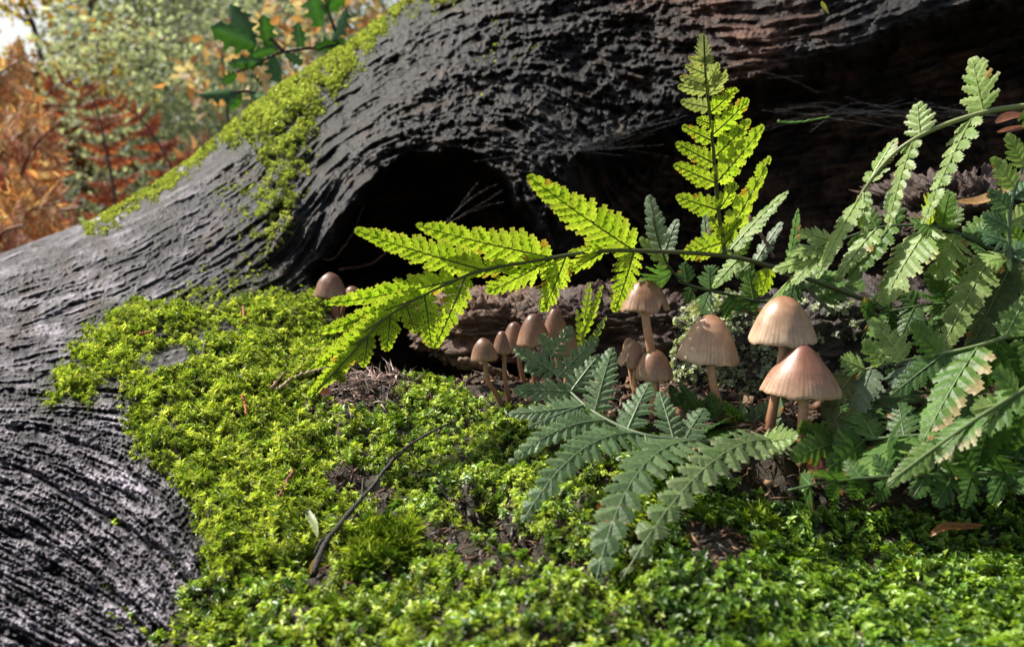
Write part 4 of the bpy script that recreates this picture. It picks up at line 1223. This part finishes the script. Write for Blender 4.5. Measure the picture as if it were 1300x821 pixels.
# right hand tangle: each frond a plant part of its own
FRONT = (-.50, -.58, .64)
EDGE1 = (-.80, -.28, .50)
frond("pale green frond arching down across the cobweb, leaflets seen nearly edge on", [(1360, 128, .395), (1300, 135, .395), (1253, 142, .396), (1198, 159, .40), (1157, 179, .403), (1127, 203, .407), (1096, 243, .412), (1064, 299, .418), (1020, 338, .424), (972, 388, .428)], [
    ((1248, 143), (1233, 76), 52, {"n": 6, "dz": .004, "pal": PALEG}),
    ((1232, 147), (1166, 280), 25, {"n": 9, "dz": -.012, "gap": .8, "lob": 1.1}),
    ((1172, 172), (1164, 132), 40, {"n": 5, "dz": .004}),
    ((1162, 177), (1121, 290), 21, {"n": 9, "dz": -.010, "gap": .8}),
    ((1102, 234), (1134, 175), 25, {"n": 8, "dz": .002}),
    ((1098, 242), (1097, 302), 18, {"n": 7, "dz": -.008}),
    ((1090, 252), (1034, 349), 23, {"n": 10, "dz": -.010}),
    ((1062, 301), (1018, 294), 27, {"n": 6}), ((1044, 320), (1003, 318), 25, {"n": 6}), ((1048, 316), (1007, 356), 25, {"n": 7, "dz": -.006}),
    ((1022, 336), (984, 340), 22, {"n": 5}), ((1018, 340), (972, 388), 24, {"n": 8}), ((1080, 272), (1098, 290), 20, {"n": 4}), ((1300, 135), (1330, 180), 40, {"n": 7}),
], EDGE1, PALEG, r0=.0013, rc=(.16, .20, .07), browning=.03, edge=(.42, .42, .25), jit=.2, droop=.05)

frond("mid green frond on a dark stem crossing behind the pale arching one", [(1370, 372, .425), (1300, 335, .425), (1255, 314, .427), (1200, 291, .43), (1150, 286, .434), (1110, 290, .437), (1062, 306, .44)], [
    ((1195, 289), (1203, 246), 34, {"n": 6, "dz": -.008}), ((1190, 288), (1164, 282), 26, {"n": 5}), ((1205, 292), (1216, 264), 26, {"n": 5}), ((1180, 288), (1184, 252), 26, {"n": 6, "pal": LIME, "hint": UNDER}),
    ((1178, 288), (1118, 378), 46, {"n": 10, "dz": -.014, "pal": PALEG, "edge": (.5, .42, .15)}), ((1215, 297), (1190, 350), 52, {"n": 9, "dz": -.006, "pal": PALEG}),
    ((1262, 318), (1184, 455), 40, {"n": 11, "dz": -.022, "pal": [(.22, .34, .08), (.30, .38, .14)]}), ((1240, 308), (1252, 284), 34, {"n": 6}),
    ((1130, 288), (1072, 360), 26, {"n": 8, "dz": -.012}), ((1110, 290), (1060, 350), 24, {"n": 8, "dz": -.01, "pal": PALEG}), ((1140, 286), (1130, 240), 28, {"n": 6, "dz": .006}), ((1110, 290), (1098, 262), 24, {"n": 5, "dz": .004}),
    ((1285, 330), (1228, 446), 58, {"n": 10, "dz": -.004, "pal": [(.085, .13, .05), (.13, .17, .07)]}), ((1300, 335), (1275, 380), 40, {"n": 7, "pal": PALEG}), ((1330, 352), (1290, 450), 50, {"n": 8, "dz": .0}),
    ((1230, 304), (1272, 268), 34, {"n": 6, "dz": .006}), ((1085, 298), (1096, 330), 30, {"n": 6, "pal": GREEN}),
], FRONT, GREEN, r0=.0012, rc=(.045, .07, .03), browning=.05, edge=(.32, .36, .16), jit=.25)

frond("teal green frond tip rising at the far right edge beside the tan leaf", [(1282, 345, .41), (1281, 300, .41), (1285, 255, .41), (1300, 210, .41), (1325, 165, .41)], [
    ((1281, 310), (1252, 298), 26, {"n": 5}), ((1281, 290), (1252, 272), 30, {"n": 5}), ((1283, 265), (1258, 242), 30, {"n": 5}), ((1290, 240), (1262, 200), 32, {"n": 6, "pal": PALEG}),
    ((1284, 285), (1312, 262), 34, {"n": 6, "pal": PALEG}), ((1288, 252), (1318, 225), 30, {"n": 6}), ((1300, 212), (1282, 170), 30, {"n": 6, "pal": PALEG}), ((1281, 325), (1255, 330), 30, {"n": 5, "pal": PALEG}), ((1282, 320), (1310, 310), 30, {"n": 5}),
], FRONT, [(.07, .16, .075), (.12, .22, .10)], r0=.0011, rc=(.07, .12, .05), jit=.2, browning=.06)

frond("green frond with a broad tan edged leaflet hanging low at the right", [(1370, 400, .385), (1300, 420, .385), (1245, 438, .384), (1190, 450, .39), (1120, 463, .40), (1065, 480, .408)], [
    ((1240, 440), (1170, 552), 52, {"n": 9, "dz": -.018, "one_edge": (1, (.50, .40, .20)), "pal": [(.10, .23, .04), (.16, .29, .06)], "gap": 1.15}),
    ((1152, 457), (1108, 404), 46, {"n": 6, "dz": .008, "pal": PALEG}), ((1118, 464), (1098, 432), 32, {"n": 5, "pal": PALEG}), ((1100, 468), (1072, 456), 34, {"n": 5, "pal": PALEG}),
    ((1104, 468), (1086, 524), 44, {"n": 7, "dz": -.006, "pal": [(.17, .25, .15), (.25, .32, .2)]}), ((1160, 456), (1138, 492), 46, {"n": 6, "pal": [(.13, .20, .14), (.2, .27, .19)]}), ((1190, 450), (1160, 410), 40, {"n": 6}),
    ((1200, 449), (1130, 500), 40, {"n": 8, "pal": DARKG}), ((1270, 430), (1240, 500), 50, {"n": 8, "dz": .01, "pal": DARKG}), ((1310, 418), (1290, 500), 56, {"n": 8, "dz": .01, "pal": DARKG}), ((1280, 428), (1300, 380), 44, {"n": 6, "pal": GREEN}),
    ((1085, 474), (1046, 520), 40, {"n": 7, "pal": [(.2, .24, .08), (.26, .28, .11)], "dz": -.004}), ((1070, 478), (1040, 500), 28, {"n": 5}),
], FRONT, GREEN, r0=.0012, rc=(.10, .15, .05), browning=.04, jit=.25)

frond("frond low around the feet of the large pair, half in shade", [(1240, 548, .375), (1180, 552, .38), (1120, 556, .385), (1060, 562, .392), (1010, 572, .398)], [
    ((1075, 560), (1052, 515), 44, {"n": 7, "dz": .008, "pal": [(.17, .22, .07), (.26, .28, .12)]}), ((1110, 557), (1090, 520), 44, {"n": 6, "dz": .01}), ((1050, 562), (1020, 540), 34, {"n": 6}), ((1060, 562), (1010, 578), 26, {"n": 7}),
    ((1130, 555), (1120, 600), 46, {"n": 6, "dz": -.008, "pal": DARKG}), ((1160, 553), (1090, 590), 40, {"n": 8, "dz": -.006, "pal": GREEN}), ((1180, 552), (1160, 590), 40, {"n": 6, "pal": DARKG}), ((1150, 553), (1140, 510), 44, {"n": 7, "dz": .012, "pal": DARKG}), ((1210, 549), (1200, 600), 48, {"n": 7, "pal": DARKG}), ((1215, 549), (1235, 500), 50, {"n": 7, "dz": .014, "pal": DARKG}),
    ((1100, 558), (1060, 590), 36, {"n": 6, "pal": DARKG}),
], FRONT, GREEN, r0=.0011, rc=(.07, .11, .04), browning=.05, jit=.3)

frond("soft focus leafy frond nearest the camera at the lower right edge", [(1390, 425, .325), (1330, 475, .325), (1300, 494, .325), (1245, 528, .324), (1190, 566, .32), (1126, 614, .315)], [
    ((1190, 566), (1127, 615), 34, {"n": 9, "pal": [(.13, .24, .06), (.22, .32, .10)], "edge": (.45, .46, .28)}), ((1240, 532), (1180, 580), 44, {"n": 8, "one_edge": (1, (.46, .42, .24))}), ((1300, 494), (1220, 560), 48, {"n": 8}), ((1270, 512), (1236, 520), 34, {"n": 5, "pal": PALEG}),
    ((1310, 488), (1285, 570), 58, {"n": 8, "dz": .006, "pal": DARKG}), ((1260, 520), (1240, 590), 56, {"n": 8, "dz": .008, "pal": DARKG}), ((1340, 465), (1330, 580), 64, {"n": 8, "pal": DARKG}), ((1290, 498), (1268, 470), 34, {"n": 5}), ((1330, 474), (1300, 440), 40, {"n": 6}),
], (-.25, -.5, .8), GREEN, r0=.0012, rc=(.10, .15, .05), browning=.0, jit=.2)

frond("small dark frond above the lichen, with curled pale leaflets at its tip", [(1010, 385, .49), (960, 382, .487), (925, 374, .485), (875, 362, .475), (851, 341, .468), (838, 312, .46), (828, 275, .455)], [
    ((838, 315), (822, 248), 32, {"n": 7, "pal": [(.18, .27, .16), (.28, .35, .23)], "hint": EDGE1}), ((845, 322), (858, 278), 24, {"n": 6, "pal": [(.18, .27, .16), (.28, .35, .23)]}), ((848, 335), (815, 300), 22, {"n": 5, "pal": PALEG}),
    ((852, 345), (826, 362), 40, {"n": 6, "hint": UNDER}), ((875, 362), (868, 335), 28, {"n": 5}), ((925, 374), (940, 410), 42, {"n": 6}), ((905, 370), (900, 340), 36, {"n": 6}), ((905, 371), (890, 395), 34, {"n": 6}), ((955, 382), (950, 345), 36, {"n": 6, "pal": GREEN}), ((940, 378), (965, 405), 36, {"n": 6}), ((880, 364), (872, 385), 20, {"n": 5}),
    ((975, 383), (1000, 400), 36, {"n": 6}),
], FRONT, DARKG, r0=.0010, rc=(.04, .06, .025), jit=.25)

frond("slim pale frond with narrow leaflets pointing up beside the upright frond", [(1060, 400, .474), (1010, 355, .472), (965, 335, .470), (935, 325, .467), (925, 316, .465)], [
    ((927, 318), (997, 238), 22, {"n": 10, "hint": EDGE1, "pal": PALEG}), ((962, 330), (990, 280), 20, {"n": 6, "pal": [(.22, .3, .2), (.3, .37, .26)], "hint": EDGE1}), ((1003, 350), (1008, 264), 18, {"n": 9, "hint": EDGE1}), ((940, 328), (905, 362), 24, {"n": 6, "pal": PALEG}), ((955, 332), (935, 350), 20, {"n": 5}),
    ((930, 320), (890, 300), 18, {"n": 5, "pal": PALEG}), ((898, 312), (892, 262), 15, {"n": 6, "pal": [(.2, .3, .18), (.28, .34, .22)], "db": -.0, "hint": EDGE1}), ((975, 338), (968, 372), 30, {"n": 5, "pal": LIME, "hint": UNDER}), ((1010, 355), (1000, 392), 34, {"n": 6, "pal": DARKG}), ((1025, 368), (1070, 345), 30, {"n": 6}), ((1040, 380), (1095, 355), 34, {"n": 7, "pal": GREEN}), ((1030, 372), (1048, 330), 26, {"n": 6}), ((935, 325), (950, 300), 18, {"n": 5, "pal": PALEG}),
], FRONT, GREEN, r0=.0010, rc=(.14, .18, .09), jit=.2)

frond("thin backlit frond standing between the cluster of six and the tall ragged mushroom", [(738, 470, .475), (740, 440, .475), (742, 405, .475), (750, 362, .475)], [
    ((740, 440), (733, 392), 14, {"n": 6}), ((740, 425), (768, 362), 15, {"n": 7}), ((742, 405), (750, 358), 14, {"n": 6}), ((739, 455), (772, 402), 15, {"n": 6, "pal": PALEG}), ((738, 460), (752, 440), 14, {"n": 4}),
], (.3, -.9, -.2), LIME, r0=.0006, r1=.0003, rc=(.2, .25, .06), browning=0, gap=.8)

frond("short shaded frond at the foot of the lone pale pinkish mushroom", [(985, 585, .408), (960, 556, .415), (930, 540, .42), (890, 530, .425), (850, 520, .43)], [
    ((975, 562), (985, 498), 38, {"n": 7, "pal": SAGE}), ((945, 548), (985, 510), 40, {"n": 7, "pal": SAGE}), ((950, 556), (915, 508), 17, {"n": 10, "pal": [(.06, .16, .03), (.09, .2, .04)], "hint": EDGE1, "dz": -.012}), ((930, 541), (890, 552), 30, {"n": 7}), ((910, 535), (900, 500), 28, {"n": 5}), ((895, 531), (862, 486), 22, {"n": 8}), ((870, 525), (850, 490), 24, {"n": 5}), ((920, 538), (880, 545), 26, {"n": 6}), ((940, 545), (940, 520), 30, {"n": 5, "pal": SAGE}),
], FRONT, DARKG, r0=.0009, rc=(.06, .10, .03), jit=.25)

def side_pinnae(rachis, n, length, width, seed, lo=.08, fwd=.55, pals=None):
    """pairs of pinnae all along a rachis given in photograph pixels"""
    r_ = np.random.default_rng(seed)
    q = smooth_line(np.array(rachis, float), 60); tg = np.gradient(q[:, :2], axis=0); tg /= np.linalg.norm(tg, axis=1)[:, None]
    out_ = []
    for i in range(n):
        t = lo + (1 - lo) * (i + r_.uniform(-.2, .2)) / n; k = int(np.clip(t, 0, 1) * 59)
        for s_ in (1, -1):
            L = length * (1 - t) ** .65 * r_.uniform(.8, 1.15) + 8
            d = tg[k] * (fwd + .15 * r_.normal()) + s_ * np.array([-tg[k][1], tg[k][0]]); d /= np.linalg.norm(d)
            o = {"dz": r_.uniform(-.015, .008)}
            if pals: o["pal"] = pals[r_.integers(len(pals))]
            out_.append(((q[k][0], q[k][1]), (q[k][0] + d[0] * L, q[k][1] + d[1] * L), width * (L / length) ** .5, o))
    return out_
for rr_, n_, L_, w_, lab, pl_ in (([(1400, 545, .425), (1300, 520, .425), (1200, 500, .425), (1110, 500, .43), (1060, 512, .435)], 8, 62, 36, "dark leafy frond spread flat over the soil behind the tan edged leaflet", [DARKG, GREEN, DARKG]),
                                  ([(1400, 400, .445), (1300, 400, .445), (1210, 385, .45), (1130, 395, .455), (1085, 412, .458)], 8, 58, 36, "shaded green frond against the dark wood in the thick of the tangle", [DARKG, GREEN, [(.13, .2, .09), (.19, .26, .13)]]),
                                  ([(1400, 600, .37), (1320, 585, .37), (1250, 580, .372), (1190, 590, .375)], 6, 56, 36, "drooping dark frond low at the lower right over bare soil", [DARKG, GREEN]),
                                  ([(1300, 600, .345), (1220, 602, .34), (1140, 604, .336), (1060, 610, .334), (1000, 622, .333)], 8, 40, 30, "shaded frond hanging over bare soil between the large pair and lower right moss", [DARKG, GREEN]),
                                  ([(1400, 250, .47), (1330, 300, .47), (1240, 345, .465), (1170, 395, .46)], 8, 54, 32, "sunlit frond slanting down behind the teal green frond tip", [GREEN, PALEG, PALEG])):
    frond(lab, rr_, side_pinnae(rr_, n_, L_, w_, 77 + n_ + int(L_)), FRONT, pl_[0], r0=.0009, rc=(.07, .11, .04), jit=.35, browning=.04)
# ------------------------------------------------------------------ rotten wood lumps in the hollow, lichen, litter, small things
def wood_lump(px, py, d, rx, ry, depth, label, c0, c1, seed, grain=(7, 40), rough=.012, name="rotten_wood"):
    c = P(px, py, d)
    ax_, az_ = rx / FPX * d, ry / FPX * d
    root_loc = c - np.array([0, 0, az_])
    n1, n2 = 150, 90
    U, Vv = np.meshgrid(np.linspace(0, 2 * math.pi, n1, endpoint=False), np.linspace(.03, math.pi - .03, n2), indexing='ij')
    e = .62
    sgn = lambda a: np.sign(a) * np.abs(a) ** e
    X = sgn(np.cos(U)) * np.sin(Vv) ** .7; Y = sgn(np.sin(U)) * np.sin(Vv) ** .7; Z = sgn(np.cos(Vv))
    lump = fbm(X * 1.6 + seed, Y * 1.6, Z * 1.6, 4)
    gr = fbm(X * grain[0] / 3 + seed, Y * grain[0] / 2, Z * grain[1] / 3 + 1.2 * lump, 4)
    fine = fbm(X * 16 + seed, Y * 16, Z * 16, 3)
    k = 1 + .16 * lump
    disp = rough * (gr * .55 + fine * .35)
    p = np.stack([X * ax_ * k, Y * depth * k, Z * az_ * k], -1)
    p = p + norm(p / np.array([ax_, depth, az_])) * disp[..., None]
    v = c + p.reshape(-1, 3)
    i = np.arange(n1)[:, None]; j = np.arange(n2 - 1)[None]
    a0 = (i * n2 + j).ravel(); a1 = (((i + 1) % n1) * n2 + j).ravel()
    f = np.stack([a0, a0 + 1, a1 + 1, a1], 1)
    g = np.clip(.5 + .5 * gr + .25 * fine, 0, 1).reshape(-1, 1)
    t = np.array(c0) * (1 - g) + np.array(c1) * g
    ob = mesh_np(name, v, f, M_LITTERWOOD, tint=t)
    # origin at the base
    me = ob.data; me.transform(Matrix.Translation(-V(root_loc))); ob.location = V(root_loc)
    tag(ob, label, "rotten wood")
    return v.reshape(n1, n2, 3), f
M_LITTERWOOD = solid_mat("rotten_wood", rough=.6, spec=.4, noise_scale=450, var=.5, bump_s=.9, bump_d=.002)
wood_lump(625, 412, .60, 95, 34, .05, "light brown flaking wood lump deep in the hollow behind the cluster of six", (.020, .011, .007), (.15, .078, .044), 2.0, grain=(4, 22))
wood_lump(770, 425, .575, 110, 52, .045, "reddish dark rotten wood behind the tall ragged mushroom", (.008, .005, .004), (.065, .030, .019), 5.0, grain=(4, 20))
lv_, lf_ = wood_lump(985, 445, .525, 128, 66, .045, "blackish wood block speckled with pale lichen behind the pale mushrooms", (.012, .010, .009), (.060, .046, .038), 9.0, grain=(5, 16))
wood_lump(1235, 265, .56, 110, 34, .06, "dark brown crumbling ledge of wood under the tan leaf", (.010, .006, .004), (.055, .030, .019), 13.0, grain=(6, 8), rough=.016)
wood_lump(1180, 420, .54, 130, 60, .05, "dark wood behind the tangle of green fronds", (.010, .007, .006), (.050, .033, .027), 17.0)
# lichen crust
qf = lf_; qv = lv_.reshape(-1, 3)
qc = qv[qf].mean(1); lx, ly, ld = to_px(qc)
lw_ = np.clip(fbm(lx / 26, ly / 20, 61., 4) + .25 + .9 * (1 - sstep(890, 960, lx)) + .5 * np.exp(-((lx - 940) / 45) ** 2 - ((ly - 475) / 40) ** 2) - .35 * sstep(1000, 1080, lx), 0, 1) * (qc[:, 1] < P(985, 445, .54)[1])
pl, nl_ = tri_area_sample(qv, qf, 2600, lw_ + 1e-4)
f_ = np.where(((pl - P(985, 445, .525)) * nl_).sum(1) < 0, -1., 1.); nl_ = nl_ * f_[:, None]
lich = [moss_shoots(pl, nl_, .0014, 6, .0022, .0021, (-.1, .7), [(.22, .27, .18), (.36, .42, .29), (.48, .53, .40)], lean=.5, rosette=.2, curl=.2)]
stuff("lichen", lich, M_MOSS, "pale grey green lichen crust on the blackish wood block", "lichen")

# litter: needles, bark flakes and crumbs on the bare soil
def litter_set(n, pts, nrms, lmin, lmax, w, pal):
    n = len(pts)
    d = norm(rng.normal(size=(n, 3)) * np.array([1, 1, .45])); L = rng.uniform(lmin, lmax, (n, 1))
    s = norm(np.cross(d, nrms + .4 * rng.normal(size=(n, 3)))); u = np.cross(s, d)
    W_ = w * rng.uniform(.5, 1.6, (n, 1))
    c = pts + nrms * .0012
    bendv = u * L * rng.normal(size=(n, 1)) * .12
    v = np.stack([c - d * L * .5, c + s * W_ + bendv, c - s * W_ + bendv, c + u * W_ + bendv, c + d * L * .5], 1)
    o = (np.arange(n) * 5)[:, None]
    f = np.concatenate([o + [[0, 1, 3]], o + [[0, 3, 2]], o + [[4, 3, 1]], o + [[4, 2, 3]], o + [[0, 2, 1]], o + [[4, 1, 2]]])
    pal = np.array(pal); t = pal[rng.integers(0, len(pal), n)] * rng.uniform(.6, 1.4, (n, 1))
    return v.reshape(-1, 3), f, np.repeat(t[:, None], 5, 1).reshape(-1, 3)
lit_m = sstep(-6, 10, sdist(bx, by, litter) + 10 * clump(bx, by, 22, 8.))
pL, nL = tri_area_sample(gv, gq2, 5200, lit_m + 1e-5)
nL = nL * np.sign(nL[:, 2:3])
LIT = [(.07, .035, .020), (.11, .05, .026), (.04, .024, .016), (.15, .085, .045), (.025, .016, .011)]
stuff("leaf_litter", [litter_set(0, pL[:3600], nL[:3600], .006, .020, .00045, LIT), litter_set(0, pL[3600:5000], nL[3600:5000], .003, .008, .0014, LIT), litter_set(0, pL[5000:], nL[5000:], .007, .014, .0032, [(.13, .06, .03), (.09, .045, .025), (.17, .10, .055)])], M_LITTER, "dark reddish needles and bark crumbs on the soil under the ferns", "leaf litter")
deb = in_poly(bx, by, [(412, 488), (450, 465), (515, 480), (535, 500), (500, 520), (430, 530)])
pD, nD = tri_area_sample(gv, gq2, 420, deb + 1e-7)
nD = nD * np.sign(nD[:, 2:3])
stuff("shredded_bark", [litter_set(0, pD, nD + .3 * rng.normal(size=nD.shape), .010, .028, .00040, [(.22, .14, .13), (.30, .20, .17), (.12, .07, .06), (.36, .27, .22)])], M_LITTER, "tuft of shredded pinkish bark fibres on the moss below the yellow frond", "bark fibres")
bq = sum(in_poly(bx, by, b_) for b_ in BARE) + .06 * wb
pE, nE = tri_area_sample(gv, gq2, 2600, bq + 1e-7)
nE = nE * np.sign(nE[:, 2:3])
stuff("bark_crumbs", [litter_set(0, pE, nE, .0015, .009, .0006, LIT + [(.10, .09, .08)])], M_LITTER, "small dark crumbs and needles lying in gaps of the moss", "bark crumbs")

def surf_d(px, py, lift=.0):
    a = ray_ground(px, py); t = td_hit(px, py)
    return (min(a, t) if a is not None else t) - lift
def stick(name, pts, r0, r1, label, cat, tint, lift=.003, fixed=None, side=None, mat_=None):
    q = smooth_line([P(a, b_, (surf_d(a, b_, lift) if fixed is None else fixed[k])) for k, (a, b_) in enumerate(pts)], 26)
    q = q + rng.normal(size=q.shape) * r0 * .25
    root = V(q[0])
    v, f = tube(q, np.linspace(r0, r1, 26) * (1 + .2 * rng.normal(size=26)), 7)
    sets = [(v, f)]
    for (i, px, py, dl, rr_) in (side or []):
        e = P(px, py, surf_d(px, py, dl)); vv, ff = tube(smooth_line([q[i], (q[i] + e) / 2 + np.array([0, 0, .002]), e], 8), np.linspace(rr_, rr_ * .4, 8), 5)
        sets.append((vv, ff))
    V_, F_, o = [], [], 0
    for vv, ff in sets: V_.append(vv); F_ += [[x_ + o for x_ in g] for g in ff]; o += len(vv)
    V_ = np.concatenate(V_)
    ob = mesh_np(name, V_ , F_, mat_ or M_TWIG, tint=np.tile(tint, (len(V_), 1)) * rng.uniform(.7, 1.3, (len(V_), 1)))
    ob.data.transform(Matrix.Translation(-root)); ob.location = root
    return tag(ob, label, cat)
stick("twig", [(568, 538), (530, 558), (498, 585), (470, 620), (440, 655), (412, 690), (398, 728)], .0005, .0011, "long thin dark twig slanting down across the moss", "twig", (.024, .018, .016), lift=.017, side=[(8, 535, 572, .010, .0004), (14, 462, 604, .010, .0005), (20, 398, 704, .010, .0006)])
stick("twig", [(584, 456), (612, 464), (640, 476), (664, 486)], .0020, .0011, "short brown stick with a snapped end behind the cluster of six", "twig", (.11, .06, .035), fixed=[.485, .487, .49, .492])
stick("root_fibre", [(395, 318), (420, 330), (445, 300), (462, 262)], .0010, .0006, "thin pale root crossing the left mouth of the hollow", "root", (.10, .06, .045), fixed=[.63, .66, .68, .70])
stick("root_fibre", [(430, 342), (470, 335), (495, 318), (520, 322)], .0009, .0005, "thin brown root fibre deep in the left hollow", "root", (.12, .065, .045), fixed=[.66, .69, .70, .72])
stick("dead_stem", [(946, 270), (962, 292), (975, 312), (982, 326)], .0010, .0008, "thin purplish dead stem leaning beside the pale slim frond", "dead stem", (.17, .10, .09), fixed=[.47, .468, .468, .468])
for pts, tint, lab in (([(309, 388), (309, 400), (310, 410)], (.25, .06, .02), "red brown needle on the moss near the top of the mound"), ([(307, 502), (311, 514), (312, 526)], (.28, .07, .02), "red needle standing in the middle of the moss mound"),
                       ([(372, 596), (364, 612), (354, 632)], (.16, .05, .025), "dark red needle stuck in the moss above the pale green leaf"), ([(262, 432), (258, 445), (256, 458)], (.06, .04, .03), "dark thin needle between the two moss clumps"),
                       ([(177, 424), (186, 422), (192, 420)], (.35, .09, .025), "short orange needle in the upper moss clump"), ([(345, 492), (356, 478), (366, 470)], (.25, .16, .10), "tan straw lying on the mound under the shredded bark")):
    stick("needle", pts, .0007, .0004, lab, "needle", tint, lift=.013, mat_=M_LITTER)
stick("straw", [(352, 494), (372, 480), (392, 472), (410, 468)], .0008, .0005, "pale straw beside the yellow frond tip", "straw", (.34, .26, .18), lift=.012, mat_=M_LITTER)
stick("grass_blade", [(988, 154), (1010, 156), (1034, 152), (1054, 148)], .0008, .0004, "single thin green grass blade floating in the cobweb", "grass blade", (.12, .26, .05), fixed=[.56, .56, .56, .56], mat_=M_STEM)

def blade_leaf(name, pts, w, label, cat, tint, d=None, lift=.015, cup=.25, twist=0.0, tipc=None, ragged=0.0, up=(0, -.5, .85)):
    q = smooth_line([P(a, b_, (surf_d(a, b_, lift) if d is None else d[k])) for k, (a, b_) in enumerate(pts)], 18)
    tg = norm(np.gradient(q, axis=0)); vs2, fs2, ts2 = [], [], []
    W_ = w
    for i in range(18):
        s = i / 17; hw = W_ * .5 * max(.03, math.sin(math.pi * min(1, .04 + .95 * s)) ** .75) * (1 + ragged * rng.normal())
        u = norm(np.array(up, float) + twist * (s - .5) * np.array([1, 0, 0])); u = norm(u - tg[i] * (u @ tg[i])); sd = np.cross(tg[i], u)
        for k in (-1, -.5, 0, .5, 1):
            vs2.append(q[i] + sd * hw * k + u * (cup * hw * abs(k) ** 1.5 + ragged * hw * .5 * rng.normal()))
            c = np.array(tint) * (1 - .25 * (k == 0)); c = c if tipc is None else c * (1 - s) + np.array(tipc) * s
            ts2.append(c)
    for i in range(17):
        for k in range(4):
            a = i * 5 + k; fs2.append([a, a + 1, a + 6, a + 5])
    ob = mesh_np(name, vs2, fs2, M_LEAF, tint=ts2)
    loc = V(q[0]); ob.data.transform(Matrix.Translation(-loc)); ob.location = loc
    return tag(ob, label, cat)
blade_leaf("fallen_leaf", [(389, 644), (393, 655), (399, 666), (403, 682)], .0032, "tiny pale green leaf lying on the moss beside the long twig", "leaf", (.30, .36, .16))
blade_leaf("fallen_leaf", [(394, 728), (400, 716), (406, 704)], .0028, "bright yellow scrap of leaf at the lower end of the long twig", "leaf", (.55, .33, .03))
blade_leaf("fallen_leaf", [(758, 640), (768, 648), (782, 655), (790, 672)], .0105, "crumpled orange brown leaf on the moss between the blue green leaflets", "leaf", (.40, .14, .05), tipc=(.48, .24, .16), ragged=.18, lift=.018)
blade_leaf("fallen_leaf", [(1212, 256), (1240, 256), (1266, 247), (1296, 232)], .0060, "long tan dead leaf on the dark wood ledge at the right", "leaf", (.50, .26, .10), d=[.44, .44, .438, .436], tipc=(.42, .30, .16))
blade_leaf("fallen_leaf", [(1264, 156), (1284, 148), (1312, 148)], .0058, "upper red brown seed leaf of the two at the right edge", "leaf", (.22, .09, .055), d=[.42, .42, .42])
blade_leaf("fallen_leaf", [(1266, 168), (1288, 164), (1312, 160)], .0040, "lower red brown seed leaf of the two at the right edge", "leaf", (.26, .11, .07), d=[.42, .42, .42])
blade_leaf("fallen_leaf", [(1180, 680), (1198, 669), (1222, 668), (1250, 666)], .0036, "slim orange brown dead leaf on the shaded moss at lower right", "leaf", (.38, .17, .06), lift=.013)
blade_leaf("fallen_leaf", [(1012, 606), (1022, 610), (1034, 614)], .0040, "small yellowish scrap of leaf on the dark soil under the large pair", "leaf", (.34, .26, .07))
blade_leaf("fallen_leaf", [(1024, 596), (1040, 592), (1058, 588)], .0085, "curled reddish dead leaf in the shade at the feet of the large pair", "leaf", (.14, .05, .035), ragged=.12)
blade_leaf("fallen_leaf", [(404, 494), (411, 497), (418, 500)], .0050, "rounded red brown bud scale on the moss below the yellow frond tip", "bud scale", (.20, .07, .03))
blade_leaf("fallen_leaf", [(1043, 2), (1046, 10), (1052, 18)], .0040, "yellow green sliver of leaf stuck high on the reddish wood", "leaf", (.36, .38, .08), d=[.615, .615, .615])

# cobwebs: hair thin threads
m, nt, out = new_mat("cobweb_thread")
b = principled(nt, Roughness=.3); b.inputs['Base Color'].default_value = (.75, .76, .8, 1)
nt.links.new(b.outputs[0], out.inputs[0])
M_WEB = m
def web(label, threads, r=.000010):
    V_, F_, o = [], [], 0
    for th_ in threads:
        q = smooth_line([P(*p) for p in th_], 12); v, f = tube(q, np.full(12, r), 3, cap=False)
        V_.append(v); F_ += [[x_ + o for x_ in g] for g in f]; o += len(v)
    V_ = np.concatenate(V_); loc = V(V_[0])
    ob = mesh_np("cobweb", V_, F_, M_WEB); ob.data.transform(Matrix.Translation(-loc)); ob.location = loc
    tag(ob, label, "cobweb")
th_ = []
for k in range(16):
    y0 = 185 + rng.normal() * 5
    th_.append([(640 + rng.normal() * 40, 150 + rng.normal() * 35, .60), (745 + rng.normal() * 14, y0, .585), (840 + rng.normal() * 30, 160 + rng.normal() * 22, .60)])
th_ += [[(668, 158, .6), (700, 180, .59), (745, 187, .585), (790, 186, .585)], [(650, 200, .6), (700, 193, .59), (760, 188, .585)], [(740, 187, .585), (800, 150, .595), (850, 105, .62)]]
web("fine cobweb strung between the bark pillar and the upright frond", th_)
th_ = []
for k in range(26):
    x0 = 960 + rng.random() * 260
    th_.append([(x0, 150 + rng.normal() * 12 - .03 * (x0 - 960), .585), (x0 + 60, 140 + .10 * abs(x0 - 1060) * .3 + rng.normal() * 6, .58), (x0 + 130 + rng.normal() * 20, 155 + rng.normal() * 16, .585)])
th_ += [[(940, 172, .58), (1010, 150, .575), (1080, 143, .575), (1150, 148, .575), (1250, 168, .58)], [(960, 90, .6), (1000, 100, .595), (1040, 118, .59)], [(970, 100, .6), (1020, 96, .6)]]
web("grey sheet of cobweb across the right side of the hollow", th_)
web("few loose threads of cobweb hanging over the left mouth of the hollow", [[(565, 282, .62), (600, 250, .62), (634, 232, .62)], [(570, 282, .62), (612, 258, .62), (640, 240, .62)], [(567, 284, .62), (590, 252, .62), (618, 218, .63)], [(575, 280, .62), (615, 262, .62), (640, 256, .62)]])
